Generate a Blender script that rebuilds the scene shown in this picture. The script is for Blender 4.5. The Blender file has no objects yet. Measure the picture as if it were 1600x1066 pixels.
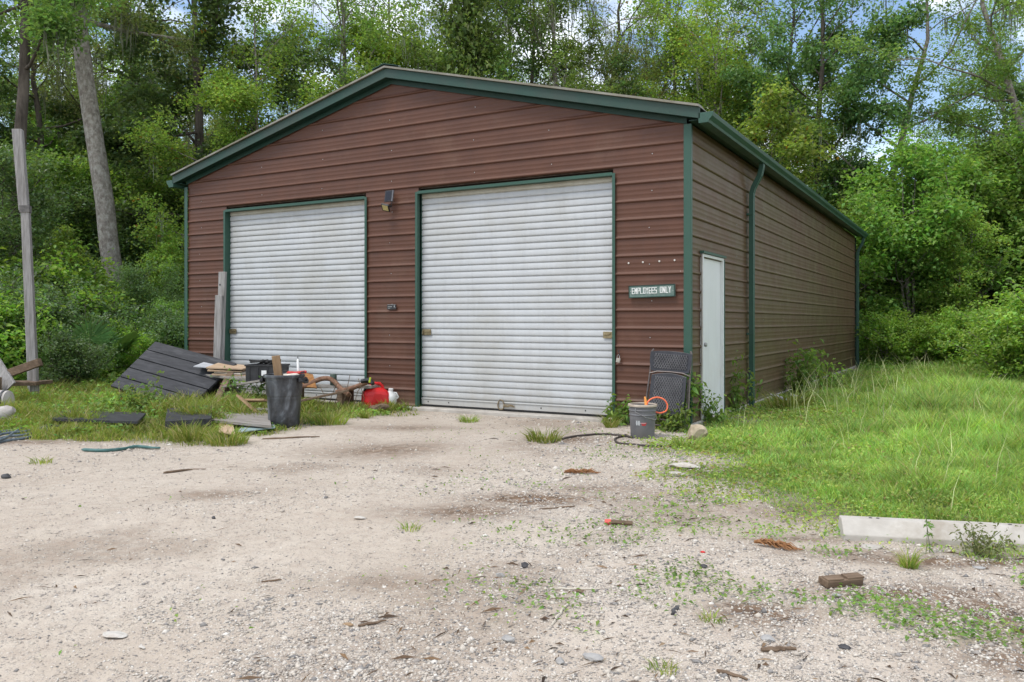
import bpy, bmesh, math, random
import numpy as np
from mathutils import Vector, Matrix, Euler

SC = bpy.context.scene
COL = SC.collection
R_ = math.radians

# ------------------------------------------------------------------ camera
YAW = R_(29.6)
CAM = (3.06, -9.76)
EYE = 1.28
cam_d = bpy.data.cameras.new('camera')
cam = bpy.data.objects.new('camera', cam_d)
COL.objects.link(cam)
cam.location = (CAM[0], CAM[1], EYE)
cam.rotation_euler = (R_(90), 0, YAW)
cam_d.sensor_width = 36
cam_d.lens = 28.94
cam_d.shift_y = -0.01875
cam_d.clip_end = 2000
SC.camera = cam

# ------------------------------------------------------------------ world
SUN_EL, SUN_AZ = 61, 204          # azimuth measured from +y towards +x
w = bpy.data.worlds.new('World')
SC.world = w
w.use_nodes = True
nt = w.node_tree
nt.nodes.clear()
out = nt.nodes.new('ShaderNodeOutputWorld')
bg = nt.nodes.new('ShaderNodeBackground')
bg.inputs['Strength'].default_value = 0.15
sky = nt.nodes.new('ShaderNodeTexSky')
sky.sky_type = 'NISHITA'
sky.sun_disc = False
sky.sun_elevation = R_(SUN_EL)
sky.sun_rotation = R_(SUN_AZ)
sky.air_density = 1.0
sky.dust_density = 0.8
tc = nt.nodes.new('ShaderNodeTexCoord')
mp = nt.nodes.new('ShaderNodeMapping')
mp.inputs['Scale'].default_value = (1, 1, 1.9)
mp.inputs['Location'].default_value = (0.35, 0.1, 0.2)
nz = nt.nodes.new('ShaderNodeTexNoise')
nz.inputs['Scale'].default_value = 2.6
nz.inputs['Detail'].default_value = 9
nz.inputs['Roughness'].default_value = 0.58
rp = nt.nodes.new('ShaderNodeValToRGB')
rp.color_ramp.elements[0].position = 0.44
rp.color_ramp.elements[1].position = 0.58
mx = nt.nodes.new('ShaderNodeMix')
mx.data_type = 'RGBA'
mx.inputs['B'].default_value = (9.5, 9.6, 9.8, 1)
L = nt.links.new
L(tc.outputs['Generated'], mp.inputs['Vector'])
L(mp.outputs['Vector'], nz.inputs['Vector'])
L(nz.outputs['Fac'], rp.inputs['Fac'])
L(rp.outputs['Color'], mx.inputs['Factor'])
L(sky.outputs['Color'], mx.inputs['A'])
L(mx.outputs['Result'], bg.inputs['Color'])
L(bg.outputs['Background'], out.inputs['Surface'])

# ------------------------------------------------------------------ sun
sun_d = bpy.data.lights.new('sun', 'SUN')
sun_d.energy = 1.6
sun_d.angle = R_(17)
sun_d.color = (1.0, 0.96, 0.9)
sun = bpy.data.objects.new('sun', sun_d)
COL.objects.link(sun)
el, az = R_(SUN_EL), R_(SUN_AZ)
sdir = Vector((math.sin(az) * math.cos(el), math.cos(az) * math.cos(el), math.sin(el)))
sun.rotation_euler = sdir.to_track_quat('Z', 'Y').to_euler()
sun.location = (10, 0, 30)

# ------------------------------------------------------------------ exposure
SC.view_settings.view_transform = 'Standard'
SC.view_settings.look = 'None'
SC.view_settings.gamma = 1
SC.view_settings.use_curve_mapping = False
SC.view_settings.exposure = 0.5
try:
    SC.cycles.max_bounces = 6
    SC.cycles.diffuse_bounces = 5
    SC.cycles.transmission_bounces = 4
    SC.cycles.use_adaptive_sampling = True
    SC.cycles.use_denoising = True
except Exception:
    pass

# ------------------------------------------------------------------ places
FW = (-math.sin(YAW), math.cos(YAW))
RT = (math.cos(YAW), math.sin(YAW))

def at(px, Z):
    """plan position Z metres ahead of the tripod on the sight line px (survey of the photograph, 1600 wide)"""
    k = (px - 800) / 1286 * Z
    return (CAM[0] + FW[0] * Z + RT[0] * k, CAM[1] + FW[1] * Z + RT[1] * k)

def G(px, py, z=0.0):
    """where the sight line meets level z"""
    return at(px, 1286 * (EYE - z) / (py - 503))

# ------------------------------------------------------------------ noise
def vnoise(x, y, seed=0):
    x = np.asarray(x, float); y = np.asarray(y, float)
    xi = np.floor(x).astype(np.int64); yi = np.floor(y).astype(np.int64)
    fx = x - xi; fy = y - yi
    fx = fx * fx * (3 - 2 * fx); fy = fy * fy * (3 - 2 * fy)
    def h(a, b):
        n = (a * 374761393 + b * 668265263 + seed * 974711) & 0x7fffffff
        n = ((n ^ (n >> 13)) * 1274126177) & 0x7fffffff
        return ((n ^ (n >> 16)) & 0xffff) / 65535.0
    a = h(xi, yi); b = h(xi + 1, yi); c = h(xi, yi + 1); d = h(xi + 1, yi + 1)
    return (a * (1 - fx) + b * fx) * (1 - fy) + (c * (1 - fx) + d * fx) * fy

def fbm(x, y, seed=0, o=4):
    s = 0; a = 0.5; t = 0
    for i in range(o):
        s = s + a * vnoise(np.asarray(x) * 2 ** i, np.asarray(y) * 2 ** i, seed + i * 7)
        t += a; a *= 0.5
    return s / t

def gz(x, y):
    """ground height"""
    x = np.asarray(x, float); y = np.asarray(y, float)
    pad = np.clip(np.maximum(np.maximum(-9.6 - x, x - 0.4), np.maximum(-0.6 - y, y - 15.8)), 0, 1.5) / 1.5
    h = (fbm(x * 0.55, y * 0.55, 3, 3) - 0.5) * 0.09 + (fbm(x * 2.3, y * 2.3, 11, 3) - 0.5) * 0.035
    wood = np.clip((np.hypot(x + 4, y - 4) - 19) / 14, 0, 1)
    return h * (0.12 + 0.88 * pad) + wood * (fbm(x * .15, y * .15, 5, 3)) * 0.9

def g1(x, y):
    return float(gz(x, y))

def sdist(px_, py_, poly):
    """signed distance (positive inside) to a polygon, vectorised"""
    px_ = np.asarray(px_, float); py_ = np.asarray(py_, float)
    inside = np.zeros(px_.shape, bool); d = np.full(px_.shape, 1e9)
    n = len(poly)
    for i in range(n):
        x0, y0 = poly[i]; x1, y1 = poly[(i + 1) % n]
        ex, ey = x1 - x0, y1 - y0
        t = np.clip(((px_ - x0) * ex + (py_ - y0) * ey) / (ex * ex + ey * ey + 1e-12), 0, 1)
        d = np.minimum(d, np.hypot(px_ - x0 - t * ex, py_ - y0 - t * ey))
        c = ((y0 > py_) != (y1 > py_)) & (px_ < ex * (py_ - y0) / (ey + 1e-12) + x0)
        inside ^= c
    return np.where(inside, d, -d)

LAWN = [G(965, 657), G(1025, 680), G(1065, 694), G(1110, 705), G(1150, 728), G(1130, 770), G(1200, 795), G(1290, 826),
        G(1400, 842), G(1610, 858), (8, -5.5), (16, -3), (22, 12), (20, 24), (4, 24), (-2, 17.5), (-0.02, 16), (-0.02, 0.02)]
WEED = [(-9.2, -5.6), G(60, 690), G(130, 686), G(200, 693), G(330, 690), G(410, 678), G(480, 666), G(545, 657), G(612, 650),
        G(655, 640), (-4.1, 0.05), (-9.1, 0.05), (-9.1, 16), (-18, 16), (-26, 4), (-20, -6)]

def lawn_d(x, y):
    return sdist(x, y, LAWN) + (fbm(np.asarray(x) * 1.3, np.asarray(y) * 1.3, 21, 4) - .5) * 1.5
def weed_d(x, y):
    return sdist(x, y, WEED) + (fbm(np.asarray(x) * 1.5, np.asarray(y) * 1.5, 31, 4) - .5) * 1.1

# ------------------------------------------------------------------ object helpers
def tag(o, label=None, cat=None, group=None, kind=None):
    if label: o['label'] = label
    if cat: o['category'] = cat
    if group: o['group'] = group
    if kind: o['kind'] = kind
    return o

def thing(name, label, cat, loc=(0, 0, 0), rot=(0, 0, 0), group=None):
    o = bpy.data.objects.new(name, None)
    COL.objects.link(o)
    o.location = loc
    o.rotation_euler = rot
    o.empty_display_size = 0.1
    return tag(o, label, cat, group)

def link(name, me, mat=None, parent=None, loc=(0, 0, 0), rot=(0, 0, 0)):
    o = bpy.data.objects.new(name, me)
    COL.objects.link(o)
    if mat is not None and len(me.materials) == 0:
        me.materials.append(mat)
    o.parent = parent
    o.location = loc
    o.rotation_euler = rot
    return o

def copy_tree(o, parent=None):
    c = o.copy()
    COL.objects.link(c)
    c.parent = parent
    for ch in list(o.children):
        copy_tree(ch, c)
    return c

def mesh_np(name, V, Fc, smooth=False):
    me = bpy.data.meshes.new(name)
    V = np.ascontiguousarray(V, np.float32); Fc = np.ascontiguousarray(Fc, np.int32)
    k = Fc.shape[1]
    me.vertices.add(len(V)); me.vertices.foreach_set('co', V.ravel())
    me.loops.add(Fc.size); me.loops.foreach_set('vertex_index', Fc.ravel())
    me.polygons.add(len(Fc)); me.polygons.foreach_set('loop_start', np.arange(len(Fc), dtype=np.int32) * k)
    if smooth:
        me.polygons.foreach_set('use_smooth', np.ones(len(Fc), bool))
    me.update(calc_edges=True)
    me.validate()
    return me

class B:
    """collects shapes for one mesh"""
    def __init__(s):
        s.v = []; s.f = []
    def add(s, vs, fs):
        n = len(s.v)
        s.v += [tuple(p) for p in vs]
        s.f += [tuple(i + n for i in f) for f in fs]
        return s
    def box(s, c, d, rot=None, taper=None):
        x, y, z = d[0] / 2, d[1] / 2, d[2] / 2
        P = [Vector((sx * x, sy * y, sz * z)) for sz in (-1, 1) for sx, sy in ((-1, -1), (1, -1), (1, 1), (-1, 1))]
        if taper:
            for p in P[4:]:
                p.x *= taper; p.y *= taper
        if rot is not None:
            m = Euler(rot).to_matrix()
            P = [m @ p for p in P]
        c = Vector(c)
        return s.add([p + c for p in P], [(0, 3, 2, 1), (4, 5, 6, 7), (0, 1, 5, 4), (1, 2, 6, 5), (2, 3, 7, 6), (3, 0, 4, 7)])
    def hexa(s, P):
        return s.add(P, [(0, 3, 2, 1), (4, 5, 6, 7), (0, 1, 5, 4), (1, 2, 6, 5), (2, 3, 7, 6), (3, 0, 4, 7)])
    def slab(s, quad, t):
        """thick plate on four corners, thickness down its normal"""
        q = [Vector(p) for p in quad]
        n = (q[1] - q[0]).cross(q[3] - q[0]).normalized() * t
        return s.hexa([p - n for p in q] + q)
    def prism(s, poly, a, b, axis='y'):
        n = len(poly)
        def P(u, v, w):
            return {'y': (u, w, v), 'x': (w, u, v), 'z': (u, v, w)}[axis]
        vs = [P(u, v, a) for u, v in poly] + [P(u, v, b) for u, v in poly]
        fs = [tuple(range(n - 1, -1, -1)), tuple(range(n, 2 * n))]
        fs += [(i, (i + 1) % n, n + (i + 1) % n, n + i) for i in range(n)]
        return s.add(vs, fs)
    def tube(s, pts, r, n=8, cap=True):
        pts = [Vector(p) for p in pts]
        rs = r if isinstance(r, (list, tuple)) else [r] * len(pts)
        up = None; vs = []; fs = []
        for i, p in enumerate(pts):
            d = (pts[min(i + 1, len(pts) - 1)] - pts[max(i - 1, 0)]).normalized()
            if up is None:
                up = Vector((0, 0, 1)) if abs(d.z) < .9 else Vector((1, 0, 0))
            a = d.cross(up)
            if a.length < 1e-5: a = d.cross(Vector((0, 1, 0)))
            a.normalize(); b = a.cross(d).normalized(); up = b
            for k in range(n):
                t = 2 * math.pi * k / n
                vs.append(p + (a * math.cos(t) + b * math.sin(t)) * rs[i])
        for i in range(len(pts) - 1):
            for k in range(n):
                fs.append((i * n + k, i * n + (k + 1) % n, (i + 1) * n + (k + 1) % n, (i + 1) * n + k))
        if cap:
            fs.append(tuple(range(n))); fs.append(tuple(range(len(vs) - 1, len(vs) - 1 - n, -1)))
        return s.add(vs, fs)
    def lathe(s, prof, n=24, c=(0, 0, 0), cap0=False, cap1=False, wob=0, seed=0):
        vs = []; fs = []; rr = random.Random(seed)
        ph = rr.random() * 6
        for r, z in prof:
            for k in range(n):
                t = 2 * math.pi * k / n
                q = r * (1 + wob * math.sin(2 * t + ph + z * 3) + wob * .6 * math.sin(3 * t + ph * 2 + z * 7))
                vs.append((c[0] + q * math.cos(t), c[1] + q * math.sin(t), c[2] + z))
        for i in range(len(prof) - 1):
            for k in range(n):
                fs.append((i * n + k, i * n + (k + 1) % n, (i + 1) * n + (k + 1) % n, (i + 1) * n + k))
        if cap0: fs.append(tuple(range(n - 1, -1, -1)))
        if cap1: fs.append(tuple(range(len(vs) - n, len(vs))))
        return s.add(vs, fs)
    def mesh(s, name, smooth=False):
        me = bpy.data.meshes.new(name)
        me.from_pydata([tuple(p) for p in s.v], [], s.f)
        if smooth:
            me.polygons.foreach_set('use_smooth', [True] * len(me.polygons))
        me.update()
        return me
    def obj(s, name, mat, parent=None, loc=(0, 0, 0), rot=(0, 0, 0), smooth=False, bevel=0, seg=2, fix=True):
        me = s.mesh(name, smooth)
        if fix:
            bm = bmesh.new(); bm.from_mesh(me)
            bmesh.ops.recalc_face_normals(bm, faces=bm.faces)
            bm.to_mesh(me); bm.free()
        o = link(name, me, mat, parent, loc, rot)
        if bevel:
            m = o.modifiers.new('bevel', 'BEVEL')
            m.width = bevel; m.segments = seg; m.limit_method = 'ANGLE'; m.angle_limit = R_(35)
        if smooth:
            try:
                me.set_sharp_from_angle(angle=R_(45))
            except Exception:
                pass
        return o

def rock_mesh(name, seed, d, sub=2, rough=.25, flat=1.0):
    bm = bmesh.new()
    bmesh.ops.create_icosphere(bm, subdivisions=sub, radius=1)
    rr = random.Random(seed)
    pl = [(Vector((rr.gauss(0, 1), rr.gauss(0, 1), rr.gauss(0, 1))).normalized(), rr.uniform(.55, .9)) for _ in range(9)]
    for v in bm.verts:
        for n, h in pl:
            q = v.co.dot(n)
            if q > h: v.co -= n * (q - h)
        v.co += v.co * rr.uniform(-.05, .05) * rough * 4
        v.co = Vector((v.co.x * d[0] / 2, v.co.y * d[1] / 2, v.co.z * d[2] / 2))
    me = bpy.data.meshes.new(name)
    bm.to_mesh(me); bm.free()
    return me

# ------------------------------------------------------------------ material helpers
class M:
    def __init__(s, name):
        s.m = bpy.data.materials.new(name); s.m.use_nodes = True
        s.t = s.m.node_tree; s.b = s.t.nodes['Principled BSDF']; s.out = s.t.nodes['Material Output']
    def n(s, typ, **kw):
        nd = s.t.nodes.new('ShaderNode' + typ)
        for k, v in kw.items():
            if hasattr(nd, k) and k not in nd.inputs: setattr(nd, k, v)
            else: nd.inputs[k].default_value = v
        return nd
    def l(s, a, b): s.t.links.new(a, b)
    def coord(s, kind='Object', scale=(1, 1, 1)):
        t = s.n('TexCoord'); mp = s.n('Mapping'); mp.inputs['Scale'].default_value = scale
        s.l(t.outputs[kind], mp.inputs['Vector']); return mp.outputs['Vector']
    def noise(s, vec, scale, detail=5, rough=.6, dist=0):
        n = s.n('TexNoise'); n.inputs['Scale'].default_value = scale; n.inputs['Detail'].default_value = detail
        n.inputs['Roughness'].default_value = rough; n.inputs['Distortion'].default_value = dist
        s.l(vec, n.inputs['Vector']); return n.outputs['Fac']
    def ramp(s, fac, stops, interp='LINEAR'):
        r = s.n('ValToRGB'); r.color_ramp.interpolation = interp
        e = r.color_ramp.elements
        while len(e) < len(stops): e.new(0.5)
        for i, (p, c) in enumerate(stops):
            e[i].position = p
            e[i].color = (c, c, c, 1) if isinstance(c, (int, float)) else (*c, 1)
        s.l(fac, r.inputs['Fac']); return r.outputs['Color']
    def mix(s, fac, a, b, mode='MIX'):
        x = s.n('Mix'); x.data_type = 'RGBA'; x.blend_type = mode
        for val, key in ((fac, 'Factor'), (a, 'A'), (b, 'B')):
            if isinstance(val, (int, float)): x.inputs[key].default_value = val if key == 'Factor' else (val, val, val, 1)
            elif isinstance(val, tuple): x.inputs[key].default_value = (*val, 1)
            else: s.l(val, x.inputs[key])
        return x.outputs['Result']
    def math(s, op, a, b=0.0):
        x = s.n('Math'); x.operation = op
        for i, v in enumerate((a, b)):
            if isinstance(v, (int, float)): x.inputs[i].default_value = v
            else: s.l(v, x.inputs[i])
        return x.outputs[0]
    def bump(s, h, strength=.3, dist=.01):
        b = s.n('Bump'); b.inputs['Strength'].default_value = strength; b.inputs['Distance'].default_value = dist
        s.l(h, b.inputs['Height']); s.l(b.outputs['Normal'], s.b.inputs['Normal']); return b
    def col(s, c): s.l(c, s.b.inputs['Base Color'])

def pmat(name, c0, c1=None, scale=6, rough=.6, bump=.15, bdist=.004, metal=0, spec=.4, stretch=(1, 1, 1), detail=6, lo=.35, hi=.65, dirt=None, dscale=2.0, dlo=.5, dhi=.75):
    """two-tone worn surface, with an optional coat of dirt in patches"""
    m = M(name)
    v = m.coord('Object', stretch)
    n = m.noise(v, scale, detail)
    c = m.ramp(n, [(lo, c0), (hi, c1 or tuple(min(1, x * 1.25) for x in c0))])
    if dirt:
        n2 = m.noise(v, dscale, 7, .65)
        c = m.mix(m.ramp(n2, [(dlo, 0.0), (dhi, 1.0)]), c, dirt)
    m.col(c)
    m.b.inputs['Roughness'].default_value = rough
    m.b.inputs['Metallic'].default_value = metal
    m.b.inputs['Specular IOR Level'].default_value = spec
    if bump:
        m.bump(m.noise(v, scale * 6, 5), bump, bdist)
    return m.m

def leafmat(name, base, hue=.03, val=.35, trans=.35, tcol=None, rough=.5, dry=None, dryamt=.0, spec=.25):
    m = M(name)
    g = m.n('NewGeometry'); oi = m.n('ObjectInfo')
    h = m.n('HueSaturation')
    h.inputs['Color'].default_value = (*base, 1)
    r1 = m.math('MULTIPLY_ADD', g.outputs['Random Per Island'], hue * 2); m.t.nodes[-1].inputs[2].default_value = .5 - hue
    w = m.n('TexWhiteNoise'); w.noise_dimensions = '1D'; m.l(m.math('MULTIPLY', g.outputs['Random Per Island'], 917.3), w.inputs['W'])
    r2 = m.math('MULTIPLY_ADD', w.outputs['Value'], val * 2); m.t.nodes[-1].inputs[2].default_value = 1 - val
    v = m.coord('Object')
    cl = m.ramp(m.noise(v, .55, 3, .6), [(.3, .72), (.7, 1.3)])
    ob = m.math('MULTIPLY_ADD', oi.outputs['Random'], .5); m.t.nodes[-1].inputs[2].default_value = .75
    cl = m.mix(1.0, cl, m.ramp(m.noise(v, 2.7, 3, .6), [(.3, .74), (.7, 1.28)]), 'MULTIPLY')
    vv = m.math('MULTIPLY', m.math('MULTIPLY', r2, cl), ob)
    oh = m.math('MULTIPLY_ADD', oi.outputs['Random'], .03); m.t.nodes[-1].inputs[2].default_value = -.015
    m.l(m.math('ADD', r1, oh), h.inputs['Hue']); m.l(vv, h.inputs['Value'])
    c = h.outputs['Color']
    if dry:
        c = m.mix(m.math('LESS_THAN', w.outputs['Value'], dryamt), c, dry)
    m.col(c)
    m.b.inputs['Roughness'].default_value = rough
    m.b.inputs['Specular IOR Level'].default_value = spec
    tr = m.n('BsdfTranslucent')
    m.l(m.mix(1.0, c, tcol or (1.4, 1.5, .7), 'MULTIPLY'), tr.inputs['Color'])
    ms = m.n('MixShader'); ms.inputs['Fac'].default_value = trans
    m.l(m.b.outputs['BSDF'], ms.inputs[1]); m.l(tr.outputs['BSDF'], ms.inputs[2])
    m.l(ms.outputs['Shader'], m.out.inputs['Surface'])
    return m.m
# ================================================================== GROUND
def make_ground_mat():
    m = M('ground_gravel_and_soil')
    v = m.coord('Object')
    a_g = m.n('Attribute'); a_g.attribute_name = 'green'
    a_d = m.n('Attribute'); a_d.attribute_name = 'dirt'
    a_s = m.n('Attribute'); a_s.attribute_name = 'stony'
    a_w = m.n('Attribute'); a_w.attribute_name = 'wood'
    # sand, with broad tone drift
    big = m.noise(v, .8, 5, .6)
    sand = m.ramp(big, [(.3, (.42, .355, .285)), (.55, (.49, .425, .35)), (.75, (.545, .485, .41))])
    med = m.noise(v, 9, 6, .65)
    sand = m.mix(m.ramp(med, [(.42, 0.0), (.7, .55)]), sand, (.33, .265, .215))
    # pebbles: two cell layers in flat relief
    def pebbles(scale, pick):
        vo = m.n('TexVoronoi'); vo.inputs['Scale'].default_value = scale; m.l(v, vo.inputs['Vector'])
        vo.inputs['Randomness'].default_value = 1
        sep = m.n('SeparateColor'); m.l(vo.outputs['Color'], sep.inputs['Color'])
        d = vo.outputs['Distance']
        on = m.math('MULTIPLY', m.math('LESS_THAN', d, .40), m.math('LESS_THAN', sep.outputs['Red'], pick))
        c = m.ramp(sep.outputs['Green'], [(0, (.16, .15, .14)), (.2, (.34, .31, .28)), (.45, (.55, .49, .42)), (.7, (.66, .60, .53)), (1, (.78, .75, .70))], 'CONSTANT')
        hgt = m.math('MULTIPLY', on, m.math('SUBTRACT', .45, d))
        return on, c, hgt
    on1, c1, h1 = pebbles(58, .42)
    on2, c2, h2 = pebbles(115, .5)
    st = m.ramp(a_s.outputs['Fac'], [(.0, .35), (1, 1.0)])
    c = m.mix(m.math('MULTIPLY', on2, m.math('MULTIPLY', st, .75)), sand, c2)
    c = m.mix(m.math('MULTIPLY', on1, st), c, c1)
    # fine dark grit
    fine = m.noise(v, 160, 3, .6)
    c = m.mix(m.ramp(fine, [(.56, 0.0), (.68, .5)]), c, (.16, .13, .105))
    # damp organic dirt
    dn = m.noise(v, 14, 6, .7)
    df = m.math('MULTIPLY', a_d.outputs['Fac'], m.ramp(dn, [(.34, 0.3), (.52, 1.0)]))
    c = m.mix(df, c, m.ramp(med, [(.35, (.085, .055, .036)), (.65, (.215, .145, .095))]))
    # soil under the grass, woodland litter
    gr = m.ramp(m.noise(v, 7, 6, .7), [(.3, (.07, .07, .03)), (.5, (.11, .12, .045)), (.7, (.20, .18, .09))])
    c = m.mix(m.math('MULTIPLY', a_g.outputs['Fac'], .92), c, gr)
    lit = m.ramp(m.noise(v, 11, 6, .7), [(.3, (.03, .022, .014)), (.5, (.07, .05, .03)), (.72, (.13, .09, .05))])
    c = m.mix(a_w.outputs['Fac'], c, lit)
    m.col(c)
    m.b.inputs['Roughness'].default_value = .95
    m.b.inputs['Specular IOR Level'].default_value = .15
    h = m.math('ADD', m.math('MULTIPLY', h1, 1.6), m.math('ADD', m.math('MULTIPLY', h2, .8), m.math('MULTIPLY', m.noise(v, 45, 5, .65), .35)))
    m.bump(h, .8, .012)
    return m.m

def axis_lines(lo, hi, step, far, ratio=1.22):
    a = list(np.arange(lo, hi + 1e-6, step))
    s = step; x = hi
    while x < far:
        s *= ratio; x += s; a.append(x)
    s = step; x = lo
    while x > -far:
        s *= ratio; x -= s; a.insert(0, x)
    return np.array(a)

xs = axis_lines(-9.5, 9.0, .075, 420)
ys = axis_lines(-9.3, 5.0, .075, 420)
gx, gy = np.meshgrid(xs, ys)
X, Y = gx.ravel(), gy.ravel()
Zg = gz(X, Y)
near = (np.abs(X) < 12) & (np.abs(Y) < 12)
Zg = Zg + np.where(near, (fbm(X * 7, Y * 7, 51, 3) - .5) * .018, 0)
nx, ny = len(xs), len(ys)
idx = np.arange(nx * ny).reshape(ny, nx)
Fq = np.stack([idx[:-1, :-1].ravel(), idx[:-1, 1:].ravel(), idx[1:, 1:].ravel(), idx[1:, :-1].ravel()], 1)
me = mesh_np('ground', np.stack([X, Y, Zg], 1), Fq, smooth=True)
ld, wd = lawn_d(X, Y), weed_d(X, Y)
green = np.clip((np.maximum(ld, wd) + .15) / .5, 0, 1)
wood = np.clip((np.hypot((X + 3) * .8, Y - 4) - 17) / 5, 0, 1) * (Y > 2) + ((X < -12) & (Y <= 2)) * np.clip((-X - 12) / 4, 0, 1)
dirt = np.clip((fbm(X * .9, Y * .9, 71, 5) - .60) * 3.5, 0, .4)
def patch(px, py, rx, ry, s):
    cx, cy = G(px, py)
    u = (X - cx) * RT[0] + (Y - cy) * RT[1]; v = (X - cx) * FW[0] + (Y - cy) * FW[1]
    q = (u / rx) ** 2 + (v / ry) ** 2
    q = q * (0.6 + 1.1 * fbm(X * 2.2, Y * 2.2, 77, 4))
    return 1.2 * s * np.exp(-q * 1.15)
for p in [(600, 702, .75, .55, .7), (835, 778, .55, .25, 1.1), (730, 800, .6, .3, .8), (880, 688, .5, .35, .9), (330, 775, .35, .2, .6),
          (1180, 962, .25, .16, 1.1), (1120, 738, .55, .3, 1.0), (1440, 935, .6, .22, .9), (1560, 960, .4, .3, .9), (1480, 880, .7, .12, 1.0), (1590, 1030, .3, .2, .8), (1240, 845, .4, .12, .7), (1240, 800, .6, .35, .6),
          (620, 915, .5, .2, .5), (1330, 870, .5, .12, .7), (40, 690, .7, .25, .7), (1040, 700, .6, .3, .6), (760, 640, 1.2, .35, .8), (640, 670, .8, .3, .6), (930, 760, .6, .3, .6), (1150, 700, .4, .2, .8)]:
    dirt = np.maximum(dirt, patch(*p))
stony = np.clip((fbm(X * .7, Y * .7, 91, 4) - .4) * 3 + np.clip(((X - CAM[0]) * RT[0] + (Y - CAM[1]) * RT[1] + .6) * .5, -.35, .7), 0, 1)
for nm, arr in (('green', green), ('dirt', np.clip(dirt, 0, 1)), ('stony', stony), ('wood', wood)):
    at_ = me.attributes.new(nm, 'FLOAT', 'POINT'); at_.data.foreach_set('value', arr.astype(np.float32))
ground = link('ground', me, make_ground_mat())
tag(ground, 'pale sandy gravel lot giving way to soil under grass and woodland litter', kind='structure')

# ---- loose stones
def ramp_island(name, stops, rough=.85):
    m = M(name); g = m.n('NewGeometry')
    c = m.ramp(g.outputs['Random Per Island'], stops, 'LINEAR')
    n = m.noise(m.coord('Object'), 90, 4)
    c = m.mix(.35, c, m.ramp(n, [(.3, .25), (.7, 1.0)]), 'MULTIPLY')
    m.col(c); m.b.inputs['Roughness'].default_value = rough; m.b.inputs['Specular IOR Level'].default_value = .2
    return m.m

STONE = ramp_island('loose_stone', [(0, (.20, .19, .18)), (.12, (.30, .28, .26)), (.3, (.46, .40, .34)), (.6, (.56, .50, .42)), (.85, (.63, .57, .49)), (1, (.72, .68, .61))])

def scatter_stones():
    rg = np.random.default_rng(5)
    N = 210000
    Z = 2.55 * (12 / 2.55) ** (rg.random(N) ** 1.25)
    k = (rg.random(N) * 2 - 1) * .68
    x = CAM[0] + FW[0] * Z + RT[0] * k * Z; y = CAM[1] + FW[1] * Z + RT[1] * k * Z
    st = np.clip((fbm(x * .7, y * .7, 91, 4) - .4) * 3 + np.clip((k * Z + .6) * .5, -.35, .7), 0, 1)
    cl = fbm(x * 3, y * 3, 17, 3)
    p = (.42 + .58 * st) * np.clip((cl - .15) * 2.4, .3, 1)
    green = np.maximum(lawn_d(x, y), weed_d(x, y))
    p = p * np.where(green > .1, .1, 1) * (y < -.12)
    p = p * np.clip(1.6 - Z / 9, .25, 1)
    keep = rg.random(N) < p
    x, y, Z = x[keep][:76000], y[keep][:76000], Z[keep][:76000]
    n = len(x)
    s = .0032 + .0058 * rg.random(n) ** 2.2 + (rg.random(n) < .03) * rg.random(n) * .012
    s = s * np.clip(Z / 6, .85, 1.5) * (.9 + .4 * st[keep][:76000])
    base = np.array([(1, 0, 0), (0, 1, 0), (-1, 0, 0), (0, -1, 0), (0, 0, 1), (0, 0, -1.0)], float)
    V = base[None] * (1 + .45 * (rg.random((n, 6, 1)) - .5) * 2) + (rg.random((n, 6, 3)) - .5) * .45
    V[:, :, 2] *= (.45 + .35 * rg.random((n, 1)))
    V[:, :, 0] *= (.8 + .9 * rg.random((n, 1)))
    th = rg.random(n) * 6.283
    c, sn = np.cos(th)[:, None], np.sin(th)[:, None]
    vx = V[:, :, 0] * c - V[:, :, 1] * sn; vy = V[:, :, 0] * sn + V[:, :, 1] * c
    P = np.stack([vx, vy, V[:, :, 2]], 2) * s[:, None, None]
    P[:, :, 0] += x[:, None]; P[:, :, 1] += y[:, None]; P[:, :, 2] += (gz(x, y) + (fbm(x * 7, y * 7, 51, 3) - .5) * .018 + s * .02)[:, None]
    f = np.array([(0, 1, 4), (1, 2, 4), (2, 3, 4), (3, 0, 4), (1, 0, 5), (2, 1, 5), (3, 2, 5), (0, 3, 5)])
    Fc = (f[None] + (np.arange(n) * 6)[:, None, None]).reshape(-1, 3)
    o = link('gravel', mesh_np('gravel', P.reshape(-1, 3), Fc), STONE)
    tag(o, 'loose shell and stone gravel strewn over the sandy lot', kind='stuff')
scatter_stones()

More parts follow.
